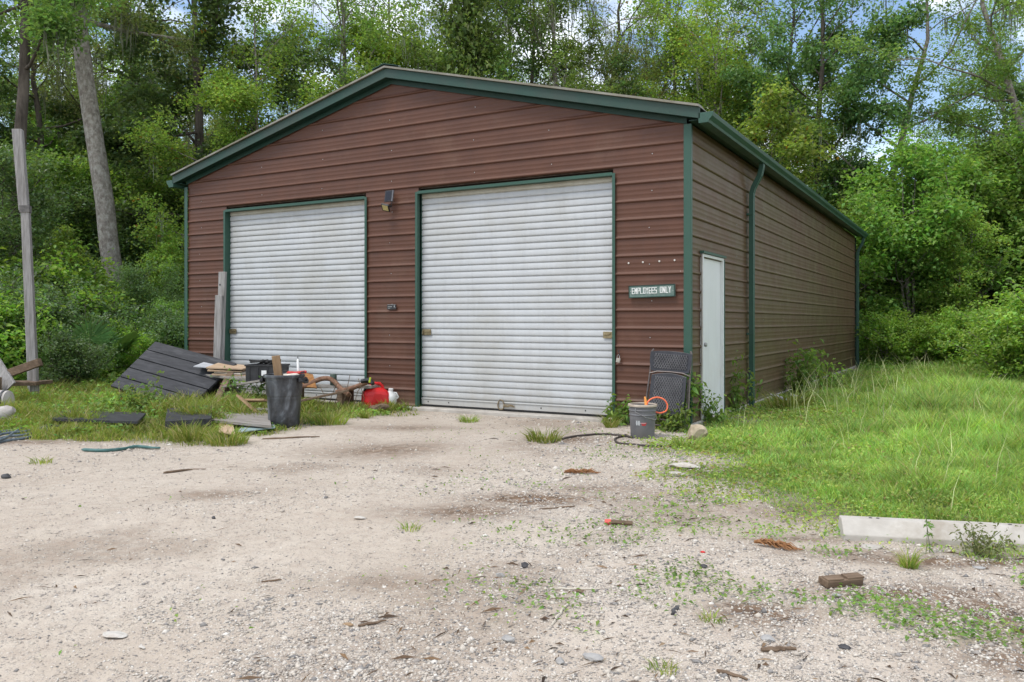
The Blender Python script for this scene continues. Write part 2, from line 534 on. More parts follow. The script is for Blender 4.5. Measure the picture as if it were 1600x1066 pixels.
# ---- dead twigs and leaf bits
def scatter_litter():
    rg = np.random.default_rng(8)
    N = 9000
    Z = 2.6 * (11.5 / 2.6) ** rg.random(N)
    k = (rg.random(N) * 2 - 1) * .67
    x = CAM[0] + FW[0] * Z + RT[0] * k * Z; y = CAM[1] + FW[1] * Z + RT[1] * k * Z
    dn = fbm(x * .9, y * .9, 71, 5); rightish = np.clip(k * 1.6 + .35, .1, 1)
    keep = (rg.random(N) < (np.clip((dn - .38) * 3.0, .08, 1) * rightish)) & (y < -.15)
    x, y, Z = x[keep], y[keep], Z[keep]; n = len(x)
    Ln = .012 + .05 * rg.random(n) ** 2.5; W = .0016 + .004 * rg.random(n) ** 3
    a = rg.random(n) * 6.283
    dx, dy = np.cos(a) * Ln, np.sin(a) * Ln; sx, sy = -np.sin(a) * W, np.cos(a) * W
    z = gz(x, y) + (fbm(x * 7, y * 7, 51, 3) - .5) * .018 + .004
    q = lambda px, py, h: np.stack([px, py, z + h], 1)
    V = np.stack([q(x - dx, y - dy, 0 * x), q(x + sx, y + sy, W * 2 + .004 * rg.random(n)), q(x + dx, y + dy, .006 * rg.random(n)), q(x - sx, y - sy, .002 + 0 * x)], 1)
    Fc = (np.array([(0, 3, 1), (3, 2, 1)])[None] + (np.arange(n) * 4)[:, None, None]).reshape(-1, 3)
    o = link('leaf_litter', mesh_np('leaf_litter', V.reshape(-1, 3), Fc), ramp_island('dead_litter', [(0, (.05, .035, .025)), (.6, (.14, .09, .055)), (.85, (.24, .15, .08)), (1, (.4, .33, .24))]))
    tag(o, 'scattered dead twigs and leaf bits on the gravel', kind='stuff')
scatter_litter()
# ================================================================== METAL BUILDING
BW, BL, EAVE, APEX, SL = 9.06, 15.24, 3.70, 4.84, .25
XC = -BW / 2

def metal(name, c, rough=.42, spec=.5, dust=None, dlo=.5, dhi=.8, dscale=1.2, streak=True, noise_amt=.12, algae=None, splash=None):
    m = M(name)
    pos = m.n('NewGeometry').outputs['Position']
    def wc(sc=(1, 1, 1)):
        mp = m.n('Mapping'); mp.inputs['Scale'].default_value = sc; m.l(pos, mp.inputs['Vector']); return mp.outputs['Vector']
    m.coord = lambda kind='Object', scale=(1, 1, 1): wc(scale)
    v = wc()
    n = m.noise(v, 2.3, 5, .6)
    col = m.mix(m.ramp(n, [(.3, 0.0), (.7, 1.0)]), tuple(x * (1 - noise_amt) for x in c), tuple(x * (1 + noise_amt) for x in c))
    if streak:
        vs = m.coord('Object', (9, 9, .5))
        col = m.mix(m.ramp(m.noise(vs, 1.6, 5, .65), [(.5, 0.0), (.8, .30)]), col, tuple(x * .62 + .02 for x in c))
    if algae:
        a = m.noise(m.coord('Object', (1, .35, .8)), 1.1, 7, .68)
        col = m.mix(m.ramp(a, [(.36, .15), (.60, .88)]), col, algae)
    if dust:
        col = m.mix(m.ramp(m.noise(v, dscale, 7, .68), [(dlo, 0.0), (dhi, .8)]), col, dust)
    if splash:
        sx = m.n('SeparateXYZ'); m.l(pos, sx.inputs['Vector'])
        hgt = m.math('SUBTRACT', .62, m.math('ADD', sx.outputs['Z'], m.math('MULTIPLY', m.noise(wc((3, 3, 1)), 2.2, 6, .7), .55)))
        col = m.mix(m.ramp(hgt, [(.0, 0.0), (.32, .62)]), col, splash)
    fl = m.noise(v, 70, 3, .5)
    col = m.mix(m.ramp(fl, [(.66, 0.0), (.74, .25)]), col, tuple(min(1, x * 1.8 + .05) for x in c))
    m.col(col)
    m.b.inputs['Roughness'].default_value = rough
    m.l(m.ramp(n, [(.3, rough - .06), (.7, rough + .12)]), m.b.inputs['Roughness'])
    m.b.inputs['Specular IOR Level'].default_value = spec
    m.bump(m.noise(v, 3.0, 3, .5), .12, .02)
    return m.m

BROWN = metal('brown_painted_steel', (.105, .0475, .030), .45, .28, dust=(.15, .09, .062), dlo=.55, dhi=.85, splash=(.17, .12, .085))
BROWN_SIDE = metal('brown_painted_steel_with_algae', (.112, .058, .038), .48, .32, algae=(.108, .080, .036), dust=(.14, .10, .06), dlo=.5, dhi=.9, splash=(.10, .085, .045))
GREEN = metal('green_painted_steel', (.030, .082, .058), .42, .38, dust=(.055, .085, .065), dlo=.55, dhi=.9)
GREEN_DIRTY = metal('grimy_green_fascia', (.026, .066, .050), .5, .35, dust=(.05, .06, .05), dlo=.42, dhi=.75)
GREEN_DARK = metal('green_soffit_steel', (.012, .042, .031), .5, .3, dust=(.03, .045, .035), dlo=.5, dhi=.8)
WHITE = metal('white_rollup_steel', (.475, .49, .495), .42, .4, splash=(.36, .33, .28), dust=(.36, .35, .31), dlo=.45, dhi=.8, dscale=.9, noise_amt=.04)
WHITE_TAN = metal('white_rollup_steel_tan', (.48, .47, .41), .45, .45, dust=(.34, .31, .24), dlo=.4, dhi=.7, dscale=2, noise_amt=.06)  # tanner, slightly darker white for the topmost slat of each door
WHITE_DOOR = metal('white_door_paint', (.70, .71, .70), .45, .45, dust=(.58, .56, .50), dlo=.55, dhi=.85, noise_amt=.03)
GALV = pmat('galvanised_roof_sheet', (.20, .19, .155), (.29, .28, .24), 3, .5, .1, metal=.3, dirt=(.16, .14, .09), dlo=.4, dhi=.7)
CONC = pmat('concrete', (.36, .33, .29), (.48, .45, .40), 5, .9, .35, .006, dirt=(.2, .17, .13), dlo=.5, dhi=.8, spec=.2)
BRASS = pmat('worn_brass', (.20, .16, .09), (.34, .28, .17), 30, .45, .1, metal=.7)
STEEL = pmat('dull_steel', (.35, .35, .34), (.5, .5, .49), 30, .4, .05, metal=.85)
BLACKP = pmat('black_plastic', (.018, .018, .02), (.035, .035, .038), 12, .45, .1)
DARKGAP = pmat('dark_wood_header', (.05, .035, .025), (.10, .07, .05), 12, .8, .2)
RUBBER = pmat('black_rubber_strip', (.012, .012, .012), (.03, .028, .026), 12, .7, .1)

shed = thing('metal_building', 'long brown metal shed with green trim, gable roof and two white roll-up doors', 'metal building', (0, 0, 0))

RIB0, PITCH = .054, .2286
PROF = [(-.019, 0), (-.0125, .012), (-.006, .0195), (.001, .022), (.008, .020), (.015, .013), (.022, .005), (.028, .001), (.032, 0), (.072, 0), (.078, .0018), (.092, .0018), (.099, 0), (.130, 0), (.136, .0018), (.150, .0018), (.157, 0), (.2096, 0)]

def panel_strip(k, a, b, axis, side, seed, clip=None):
    """one ribbed course of cladding from a to b along the wall; side = outward sign"""
    rz = RIB0 + PITCH * k
    n = max(2, int(abs(b - a) / .35) + 1)
    ts = np.linspace(0, 1, n)
    V = []; Fc = []
    for v, o in PROF:
        z = max(rz + v, 0.0)
        lo, hi = (a, b) if clip is None else clip(z, a, b)
        u = lo + (hi - lo) * ts
        wv = (vnoise(u * .8, np.full(n, z * 1.7), 3 + seed) - .5) * .0035 + (vnoise(u * 2.6, np.full(n, z * 5), 8 + seed) - .5) * .0012
        zz = z + (vnoise(u * .35, np.full(n, .5), 40 + seed) - .5) * .005
        oo = o + wv
        if axis == 'x':
            V.append(np.stack([u, -oo, zz], 1))
        else:
            V.append(np.stack([side * oo, u, zz], 1))
    V = np.concatenate(V)
    m = len(PROF)
    for i in range(m - 1):
        for j in range(n - 1):
            q = (i * n + j, i * n + j + 1, (i + 1) * n + j + 1, (i + 1) * n + j)
            Fc.append(q if (axis == 'x' or side < 0) else q[::-1] if False else q)
    return V, np.array(Fc)

# ---- front wall
DOORS = [(-8.06, -5.03, 3.17), (-4.05, -1.0, 3.17)]
b = B()
segs = [(-BW + .04, -8.06), (-5.03, -4.05), (-1.0, -.04)]
for a, c in segs:
    b.box(((a + c) / 2, .045, 1.62), (c - a, .03, 3.2))
b.prism([(-BW + .04, 3.22), (-.04, 3.22), (-.04, 3.66), (XC, 4.79), (-BW + .04, 3.66)], .03, .06)
front = b.obj('front_wall', DARKGAP, shed)
def gclip(z, a, c):
    h = max(.02, (4.83 - z) / SL)
    return max(a, XC - h), min(c, XC + h)
for k in range(0, 21):
    rz = RIB0 + PITCH * k
    iv = segs if k < 14 else [(-BW + .04, -.04)]
    for a, c in iv:
        V, Fc = panel_strip(k, a, c, 'x', -1, 0, gclip)
        keep = V[:, 2] < 4.83
        V[:, 2] = np.minimum(V[:, 2], 4.83)
        link('wall_panel', mesh_np('wall_panel', V, Fc, True), BROWN, front)
for o in front.children:
    try: o.data.set_sharp_from_angle(angle=R_(37))
    except Exception: pass

# ---- side wall
b = B()
for y0, y1, z0, z1 in [(.02, .43, 0, 2.14), (1.40, BL - .02, 0, 2.14), (.02, BL - .02, 2.14, 3.68)]:
    b.box((-.05, (y0 + y1) / 2, (z0 + z1) / 2), (.03, y1 - y0, z1 - z0))
side = b.obj('side_wall', DARKGAP, shed)
for k in range(0, 16):
    for a, c in ([(.03, .43), (1.40, BL - .03)] if k < 9 else [(.03, BL - .03)]):
        V, Fc = panel_strip(k, a, c, 'y', 1, 5)
        me = mesh_np('wall_panel', V, Fc, True)
        try: me.set_sharp_from_angle(angle=R_(37))
        except Exception: pass
        link('wall_panel', me, BROWN_SIDE, side)
# ---- hidden walls, floor
B().box((-BW + .02, BL / 2, 1.84), (.04, BL - .1, 3.66)).obj('far_side_wall', BROWN, shed)
b = B(); b.prism([(-BW + .04, .0), (-.04, .0), (-.04, 3.66), (XC, 4.79), (-BW + .04, 3.66)], BL - .06, BL - .02)
b.obj('rear_wall', BROWN, shed)
B().box((XC, BL / 2 - .03, -.07), (BW + .1, BL + .16, .23)).obj('foundation_slab', CONC, shed, bevel=.012)

# ---- roof
ov, og = .17, .15
def roof_side(s):
    xe = XC + s * (BW / 2 + ov)
    ze = 5.022 - (BW / 2 + ov) * SL
    n = 60
    b = B()
    y0, y1 = -og - .05, BL + .2
    ysn = np.linspace(y0, y1, 140)
    top = []
    vs = []; fs = []
    for i, y in enumerate(ysn):
        h = .018 * (1 if (i % 4) in (0, 1) else 0)
        vs += [(XC, y, 5.018 + h), (xe, y, ze - .004 + h), (xe, y, ze - .014), (XC, y, 5.008)]
    for i in range(len(ysn) - 1):
        a = i * 4
        fs += [(a, a + 1, a + 5, a + 4), (a + 1, a + 2, a + 6, a + 5), (a + 2, a + 3, a + 7, a + 6)]
    fs += [(0, 3, 2, 1), tuple(len(vs) - 4 + q for q in (0, 1, 2, 3))]
    b.add(vs, fs)
    return b.obj('roof_panel', GALV, shed)
roof_side(1); roof_side(-1)
b = B()
b.prism([(XC - .22, 5.000), (XC, 5.054), (XC + .22, 5.000), (XC + .22, 5.012), (XC, 5.068), (XC - .22, 5.012)], -og - .06, BL + .2)
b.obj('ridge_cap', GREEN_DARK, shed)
# rake trim: fascia face and soffit under the overhang
for s in (-1, 1):
    xe = XC + s * (BW / 2 + ov)
    dz = (BW / 2 + ov) * SL
    b = B(); b.prism([(XC, 4.874), (XC, 5.004), (xe, 5.004 - dz), (xe, 4.874 - dz)][::(1 if s < 0 else -1)], -og - .012, -og + .006)
    
    b.obj('rake_fascia', GREEN_DIRTY, shed)
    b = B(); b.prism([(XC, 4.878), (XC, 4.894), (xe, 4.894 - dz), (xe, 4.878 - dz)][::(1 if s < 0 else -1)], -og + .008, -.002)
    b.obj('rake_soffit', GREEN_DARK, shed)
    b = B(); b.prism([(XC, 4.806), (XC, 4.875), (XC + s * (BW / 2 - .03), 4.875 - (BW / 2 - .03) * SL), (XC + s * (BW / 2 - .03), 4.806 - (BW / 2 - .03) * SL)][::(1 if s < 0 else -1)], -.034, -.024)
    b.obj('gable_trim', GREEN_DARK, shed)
# eave soffit strips
for s in (-1, 1):
    x0 = 0.0 if s > 0 else -BW
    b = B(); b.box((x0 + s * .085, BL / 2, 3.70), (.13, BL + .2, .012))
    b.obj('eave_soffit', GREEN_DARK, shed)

# gutters (K profile) with end caps
def gutter(s):
    x0 = (0 if s > 0 else -BW) + s * .155
    P = [(0, 3.76), (0, 3.645), (s * .115, 3.645), (s * .125, 3.675), (s * .165, 3.715), (s * .175, 3.757), (s * .168, 3.765), (s * .155, 3.715), (s * .117, 3.68), (s * .108, 3.652), (s * .007, 3.652), (s * .007, 3.76)]
    P = [(x0 + u, v) for u, v in P]
    b = B(); b.prism(P if s < 0 else P[::-1], -og, BL + .2)
    o = b.obj('gutter', GREEN, shed)
    b = B()
    C = [(x0, 3.764), (x0, 3.641), (x0 + s * .117, 3.641), (x0 + s * .128, 3.673), (x0 + s * .168, 3.713), (x0 + s * .180, 3.764)]
    b.prism(C if s < 0 else C[::-1], -og - .012, -og - .001)
    b.obj('gutter_end_cap', GREEN, o, bevel=.002)
    return o
gutter(1); gutter(-1)

# downspouts
def downspout(y, drop=.02):
    b = B()
    w = .05
    path = [(.225, 3.68), (.222, 3.60), (.195, 3.48), (.10, 3.30), (.078, 3.22), (.074, 3.1), (.074, drop)]
    vs = []; fs = []
    for i, (x, z) in enumerate(path):
        p0 = Vector(path[max(i - 1, 0)]); p1 = Vector(path[min(i + 1, len(path) - 1)])
        d = (p1 - p0).normalized(); nx_, nz_ = -d.y, d.x
        hx, hz = nx_ * .034, nz_ * .034
        for k in range(5):                      # ribbed face
            pass
        vs += [(x - hx, y - w, z - hz), (x + hx, y - w, z + hz), (x + hx * 1.0, y - w * .33, z + hz), (x + hx * .86, y - w * .2, z + hz * .86), (x + hx * .86, y + w * .2, z + hz * .86), (x + hx, y + w * .33, z + hz), (x + hx, y + w, z + hz), (x - hx, y + w, z - hz)]
    n = 8
    for i in range(len(path) - 1):
        for k in range(n):
            fs.append((i * n + k, i * n + (k + 1) % n, (i + 1) * n + (k + 1) % n, (i + 1) * n + k))
    fs += [tuple(range(n)), tuple(range(len(vs) - 1, len(vs) - 1 - n, -1))]
    b.add(vs, fs)
    o = b.obj('downspout', GREEN, shed, bevel=.004)
    for z in (2.9, 1.1):
        B().box((.058, y, z), (.105, .116, .03)).obj('strap', GREEN, o, bevel=.003)
    return o
downspout(2.82); downspout(BL - .03)

# corner trims (L sections standing proud of the ribs)
def corner(x, y, sx, sy, z1, wf=.095, ws=.05):
    b = B(); t = .004; e = .026
    b.box((x - sx * (wf / 2 - e), y + sy * e, z1 / 2 + .02), (wf, t, z1 - .04))
    b.box((x + sx * e, y - sy * (ws / 2 - e - .004), z1 / 2 + .02), (t, ws, z1 - .04))
    b.obj('corner_trim', GREEN, shed)
corner(0, 0, 1, -1, 3.68); corner(-BW, 0, -1, -1, 3.64, .075)
corner(0, BL, 1, 1, 3.66)

# ---- roll-up doors
def slat_mesh(w):
    n = 9; prof = []
    prof = [(0, 0), (.004, -.008), (.011, -.008), (.013, .0065), (.017, .0098), (.032, .0118), (.052, .0116), (.073, .0094), (.0875, .005), (.0905, 0)]
    m = 9
    V = []
    for z, o in prof:
        for j in range(m):
            u = j / (m - 1)
            V.append((-w / 2 + w * u, -o - .002 * math.sin(u * 9.0), z + .0012 * math.sin(u * 5 + 1)))
    Fc = []
    for i in range(len(prof) - 1):
        for j in range(m - 1):
            Fc.append((i * m + j, i * m + j + 1, (i + 1) * m + j + 1, (i + 1) * m + j))
    me = mesh_np('slat', np.array(V), np.array(Fc), True)
    try: me.set_sharp_from_angle(angle=R_(37))
    except Exception: pass
    return me

def rollup(x0, x1, top, n_tan):
    w = x1 - x0
    cx = (x0 + x1) / 2
    b = B()                                      # tracks behind both edges and a dark board behind the curtain
    b.box((cx, .115, 1.6), (w + .1, .01, 3.3))
    d = b.obj('roll_up_door', DARKGAP, shed)
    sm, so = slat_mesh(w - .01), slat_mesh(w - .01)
    sm.materials.append(WHITE); so.materials.append(WHITE_TAN)
    z0 = .175; n = int((top + .01 - z0) / .0905) + 1
    rr = random.Random(int(x0 * 100))
    for i in range(n):
        z = z0 + i * .0905
        t = i / n
        dr = .012 * math.sin(i * .8 + x0) * .2
        link('slat', so if i >= n - n_tan else sm, None, d, (cx, .088 + dr, z), (R_(rr.uniform(-.8, .8)), 0, 0))
    b = B()
    b.box((cx, .082, .125), (w - .008, .022, .098))
    b.box((cx, .066, .162), (w - .008, .012, .016))
    b.obj('bottom_bar', WHITE, d, bevel=.004)
    B().box((cx, .085, .064), (w - .01, .014, .022)).obj('rubber_seal', RUBBER, d)
    for xx in (x0 + .12, x0 + .48, cx + .45, x1 - .42, x1 - .12):
        B().lathe([(.0, .006), (.009, .004), (.011, 0)], 10).obj('bolt', BLACKP, d, (xx, .071, .118), (R_(90), 0, 0))
    # jamb and head trim
    b = B()
    for s, xe in ((-1, x0), (1, x1)):
        b.box((xe + s * .018, -.032, top / 2 + .01), (.04, .006, top + .02))
        b.box((xe + s * .003, .035, top / 2), (.006, .13, top))
    b.box((cx, -.032, top + .012), (w - .004, .006, .04))
    b.box((cx, .035, top - .003), (w - .008, .13, .006))
    b.obj('door_trim', GREEN, d)
    return d
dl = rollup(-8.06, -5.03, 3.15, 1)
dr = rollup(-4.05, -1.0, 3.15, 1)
def latch(x, z, door, s):
    b = B()
    b.box((x, .06, z), (.15, .012, .085))
    b.box((x - s * .02, .048, z + .012), (.09, .014, .026))
    b.box((x + s * .055, .046, z - .006), (.02, .02, .05))
    b.obj('latch', BRASS, door, bevel=.003)
latch(-3.95, 1.13, dr, -1); latch(-1.09, 1.11, dr, 1); latch(-7.97, 1.12, dl, -1)
# rope pull loop on the bottom bar
b = B()
cx = -2.60
pts = []
for i in range(17):
    t = i / 16 * 2 * math.pi
    pts.append((cx - .09 + .045 * math.cos(t) * 1.1, .052 - .006 * math.sin(2 * t), .135 + .068 * math.sin(t)))
b.tube(pts, .0085, 6)
b.tube([(cx - .05, .05, .12), (cx + .02, .048, .115), (cx + .06, .05, .13), (cx + .12, .052, .118)], .011, 6)
b.tube([(cx - .04, .048, .135), (cx + .03, .045, .14), (cx + .10, .05, .135)], .007, 6)
b.obj('rope_pull', pmat('weathered_rope', (.12, .09, .05), (.26, .20, .12), 60, .9, .5), dr, smooth=True)

# ---- side door (closed, white)
sd = B().box((-.02, .915, 1.08), (.03, .90, 2.04)).obj('side_door', WHITE_DOOR, shed, bevel=.003)
b = B()
b.box((.012, .447, 1.07), (.05, .034, 2.14)); b.box((.012, 1.383, 1.07), (.05, .034, 2.14)); b.box((.012, .915, 2.122), (.05, .902, .036))
b.obj('door_frame', WHITE_DOOR, sd, bevel=.003)
b = B(); b.box((.036, .915, 2.158), (.05, 1.06, .03)); b.box((.034, 1.412, 1.06), (.02, .022, 2.12))
b.obj('drip_cap', GREEN, sd)
b = B(); b.tube([(.02, .405, .05), (.03, .405, 1.0), (.03, .40, 2.13)], .011, 8)
b.obj('conduit', pmat('grey_conduit', (.34, .31, .27), (.44, .41, .37), 12, .5, .05), sd, smooth=True)
b = B()
b.lathe([(.033, 0), (.033, .006), (.012, .01), (.012, .03), (.024, .036), (.030, .05), (.026, .066), (.0, .07)], 16)
b.obj('door_knob', STEEL, sd, (-.004, .50, .99), (0, R_(90), 0), smooth=True)

# ---- screws and plugged holes
PLUG = pmat('pale_plug', (.62, .58, .52), (.7, .68, .62), 30, .6, 0)
b0 = B().lathe([(.012, 0), (.011, .006), (.0, .008)], 8)
pm = b0.mesh('plug'); pm.materials.append(PLUG)
k0 = [(-.79, 2.02), (-.60, 2.025), (-.385, 2.03), (-.19, 2.035), (-.65, 1.885), (-.39, 1.88), (-.115, 1.89)]
for x, z in k0:
    link('hole_plug', pm, None, front, (x, -.004, z), (R_(90), 0, 0))
sc = B().lathe([(.0075, 0), (.007, .004), (.0, .006)], 6).mesh('screw'); sc.materials.append(STEEL)
rr = random.Random(4)
for k in range(2, 20, 2):
    for x in (-8.7, -7.2, -5.9, -4.55, -3.1, -1.9, -.5):
        z = RIB0 + PITCH * k + .115
        if (z < 3.2 and any(a - .05 < x < c + .05 for a, c, _ in DOORS)) or z > 4.75 - abs(x - XC) * SL: continue
        link('screw', sc, None, front, (x + rr.uniform(-.03, .03), -.003, z), (R_(90), 0, 0))
for k in range(1, 16, 2):
    for y in (2.2, 3.9, 5.4, 7.0, 8.5, 10.0, 11.6):
        link('screw', sc, None, side, (.003, y, RIB0 + PITCH * k + .115), (0, R_(90), 0))

# ================================================================== THINGS ON THE FRONT WALL
# solar wall lamp
lamp = thing('solar_floodlight', 'small black solar panel with a tilted flood lamp hung under it between the roll-up doors', 'wall light', (-4.53, -.03, 2.99))
lamp.scale = (.86, .86, .86)
b = B(); b.box((0, -.07, .17), (.15, .022, .20), (R_(-10), 0, 0)); b.obj('solar_panel', BLACKP, lamp, bevel=.004)
b = B(); b.box((0, -.082, .172), (.11, .003, .16), (R_(-10), 0, 0)); b.obj('solar_cell', pmat('solar_cell', (.008, .008, .012), (.012, .012, .018), 20, .35, 0), lamp)
b = B(); b.box((.083, -.06, .17), (.016, .03, .20), (R_(-10), 0, 0)); b.obj('panel_edge', pmat('grey_alloy', (.18, .18, .19), (.24, .24, .25), 20, .4, 0, metal=.5), lamp, bevel=.002)
b = B(); b.tube([(0, -.005, .17), (0, -.06, .165)], .018, 8); b.tube([(0, -.005, 0), (.0, -.05, 0.0), (-.01, -.09, -.03)], .018, 8); b.tube([(.02, -.01, .10), (.035, -.03, .06), (.03, -.02, .01)], .005, 6)
b.obj('bracket', BLACKP, lamp, smooth=True)
b = B(); b.box((-.03, -.11, -.03), (.14, .035, .15), (R_(50), R_(14), R_(14))); b.obj('lamp_head', BLACKP, lamp, bevel=.006)
b = B(); b.box((-.026, -.1265, -.0395), (.105, .006, .115), (R_(50), R_(14), R_(14))); b.obj('lamp_lens', pmat('yellow_led_lens', (.50, .42, .17), (.62, .54, .26), 60, .3, .2), lamp)

# employees sign
sign = thing('wooden_sign', 'green wooden EMPLOYEES ONLY sign screwed to the brown wall', 'sign', (-.47, -.028, 1.66))
SIGNG = pmat('weathered_green_board', (.085, .14, .12), (.14, .20, .175), 14, .7, .3, dirt=(.22, .26, .235), dlo=.5, dhi=.75, dscale=8)
B().box((0, -.012, 0), (.60, .024, .155), (0, R_(-1.2), 0)).obj('board', SIGNG, sign, bevel=.004)
b = B()
for s in (-1, 1):
    b.box((0, -.026, s * .072 ), (.60, .005, .01), (0, R_(-1.2), 0)); b.box((s * .295, -.026, 0), (.01, .005, .134), (0, R_(-1.2), 0))
b.obj('border', GREEN_DARK, sign)
LET = pmat('chipped_white_letters', (.62, .63, .60), (.82, .83, .80), 30, .6, .1)
def block_text(txt, h, w, gap, t):
    S = {'E': [('v', 0), ('h', 0), ('h', .5), ('h', 1)], 'M': [('v', 0), ('v', 1), ('d', (0, 1, .5, .45)), ('d', (.5, .45, 1, 1))], 'P': [('v', 0), ('h', 1), ('h', .5), ('d', (1, .5, 1, 1))],
         'L': [('v', 0), ('h', 0)], 'O': [('v', 0), ('v', 1), ('h', 0), ('h', 1)], 'Y': [('d', (0, 1, .5, .5)), ('d', (1, 1, .5, .5)), ('d', (.5, 0, .5, .5))],
         'S': [('h', 0), ('h', .5), ('h', 1), ('d', (0, .5, 0, 1)), ('d', (1, 0, 1, .5))], 'N': [('v', 0), ('v', 1), ('d', (0, 1, 1, 0))]}
    b = B(); x = 0; rr = random.Random(2); dep = 0
    for ch in txt:
        if ch == ' ': x += w * .75; continue
        for k, a in S[ch]:
            if k == 'v': seg = (a, 0, a, 1)
            elif k == 'h': seg = (0, a, 1, a)
            else: seg = a
            x0, z0, x1, z1 = seg
            dx, dz = (x1 - x0) * w, (z1 - z0) * h
            L_ = math.hypot(dx, dz) + t * .9; dep += 1
            b.box((x + (x0 + x1) / 2 * w, -.0255 - (dep % 7) * .0004, (z0 + z1) / 2 * h + rr.uniform(-.001, .001)), (L_, .005, t), (0, -math.atan2(dz, dx), 0))
        x += w + gap
    return b, x
b, wd_ = block_text('EMPLOYEES  ONLY', .068, .0225, .0145, .0088)
b.obj('lettering', LET, sign, (-wd_ / 2 + .005, 0, -.030), (0, R_(-1.2), 0))
for x in (-.275, .275):
    B().lathe([(.006, 0), (.005, .003), (0, .004)], 8).obj('screw', STEEL, sign, (x, -.026, .0), (R_(90), 0, 0))

# door control plate
pl = thing('wall_plate', 'small black rectangular plate with silver print fixed between the two roll-up doors', 'wall plate', (-4.52, -.022, 1.50))
B().box((0, -.006, 0), (.165, .012, .075)).obj('plate', BLACKP, pl, bevel=.003)
b = B(); b.box((-.03, -.0135, .004), (.075, .003, .008)); b.box((-.045, -.0135, -.018), (.04, .003, .006)); b.box((.055, -.0135, .008), (.012, .003, .03)); b.box((.0, -.0135, .032), (.15, .002, .004)); b.box((.07, -.0135, -.012), (.016, .002, .004))
b.obj('print', STEEL, pl)

# padlock on its hook
pk = thing('padlock', 'padlock hanging from a hook on the wall beside the larger door trim', 'padlock', (-.91, -.03, .82))
b = B(); b.tube([(0, .01, .09), (0, -.02, .1), (.01, -.03, .075), (.018, -.025, .045), (.005, -.02, .03)], .006, 6); b.obj('hook', BLACKP, pk, smooth=True)
b = B(); b.tube([(-.016, -.02, 0), (-.016, -.02, .03), (0, -.02, .045), (.016, -.02, .03), (.016, -.02, 0)], .0045, 6); b.obj('shackle', STEEL, pk, smooth=True)
B().box((0, -.022, -.028), (.055, .022, .055), (0, R_(12), 0)).obj('lock_body', pmat('tarnished_silver', (.36, .33, .28), (.48, .45, .40), 20, .4, .05, metal=.5), pk, bevel=.004)
# ================================================================== VEGETATION BUILDERS
BARK = pmat('grey_bark_with_lichen', (.12, .10, .082), (.27, .24, .205), 9, .95, 1.0, .03, stretch=(1, 1, .7), dirt=(.42, .40, .355), dlo=.46, dhi=.74, dscale=12, spec=.15)
BARK_PALE = pmat('pale_lichen_bark', (.19, .165, .14), (.36, .33, .29), 9, .95, 1.0, .03, stretch=(1, 1, .7), dirt=(.52, .50, .45), dlo=.46, dhi=.72, dscale=12, spec=.15)
BARK_DARK = pmat('dark_bark', (.05, .042, .034), (.13, .11, .09), 6, .95, .9, .02, stretch=(1, 1, .3), dirt=(.14, .13, .10), dlo=.55, dhi=.75, dscale=2.5, spec=.15)
LEAF_MID = leafmat('mid_green_leaf', (.172, .255, .085), trans=.48)
LEAF_DARK = leafmat('dark_glossy_leaf', (.125, .198, .083), trans=.42, rough=.38, spec=.4)
LEAF_YEL = leafmat('yellow_green_leaf', (.235, .335, .085), trans=.5, dry=(.22, .13, .03), dryamt=.03)
LEAF_BRIGHT = leafmat('bright_shrub_leaf', (.175, .27, .07), trans=.46)
LEAF_OLIVE = leafmat('olive_leaf', (.21, .24, .11), trans=.45, dry=(.13, .10, .05), dryamt=.04)
LEAF_LIME = leafmat('lime_bramble_leaf', (.235, .36, .075), trans=.45)
MOSS = leafmat('hanging_moss_grey', (0.225, 0.240, 0.173), hue=.01, val=.3, trans=.25, tcol=(1, 1, .8), rough=.9, spec=.05)

def leaf_arrays(P, size, rg, up=1.2, aspect=.55, droop=.15, fold=.18):
    """folded two-facet leaves at points P"""
    n = len(P)
    N = rg.normal(size=(n, 3)); N[:, 2] = np.abs(N[:, 2]) * .6 + up
    N /= np.linalg.norm(N, axis=1, keepdims=True)
    A = rg.normal(size=(n, 3)); A -= N * (A * N).sum(1, keepdims=True)
    A /= np.linalg.norm(A, axis=1, keepdims=True) + 1e-9
    S = np.cross(N, A)
    L_ = (size * (.55 + .9 * rg.random(n)))[:, None] if np.ndim(size) else size * (.55 + .9 * rg.random((n, 1)))
    Wd = L_ * aspect * .5
    b0 = P; tip = P + A * L_ - np.array([0, 0, 1]) * L_ * droop
    r = P + A * L_ * .45 + S * Wd + N * Wd * fold * 2; l = P + A * L_ * .45 - S * Wd + N * Wd * fold * 2
    V = np.stack([b0, r, tip, l], 1).reshape(-1, 3)
    o = np.arange(n)[:, None] * 4
    F1 = np.concatenate([o + np.array([[0, 1, 2]]), o + np.array([[0, 2, 3]])], 1).reshape(-1, 3)
    return V, F1

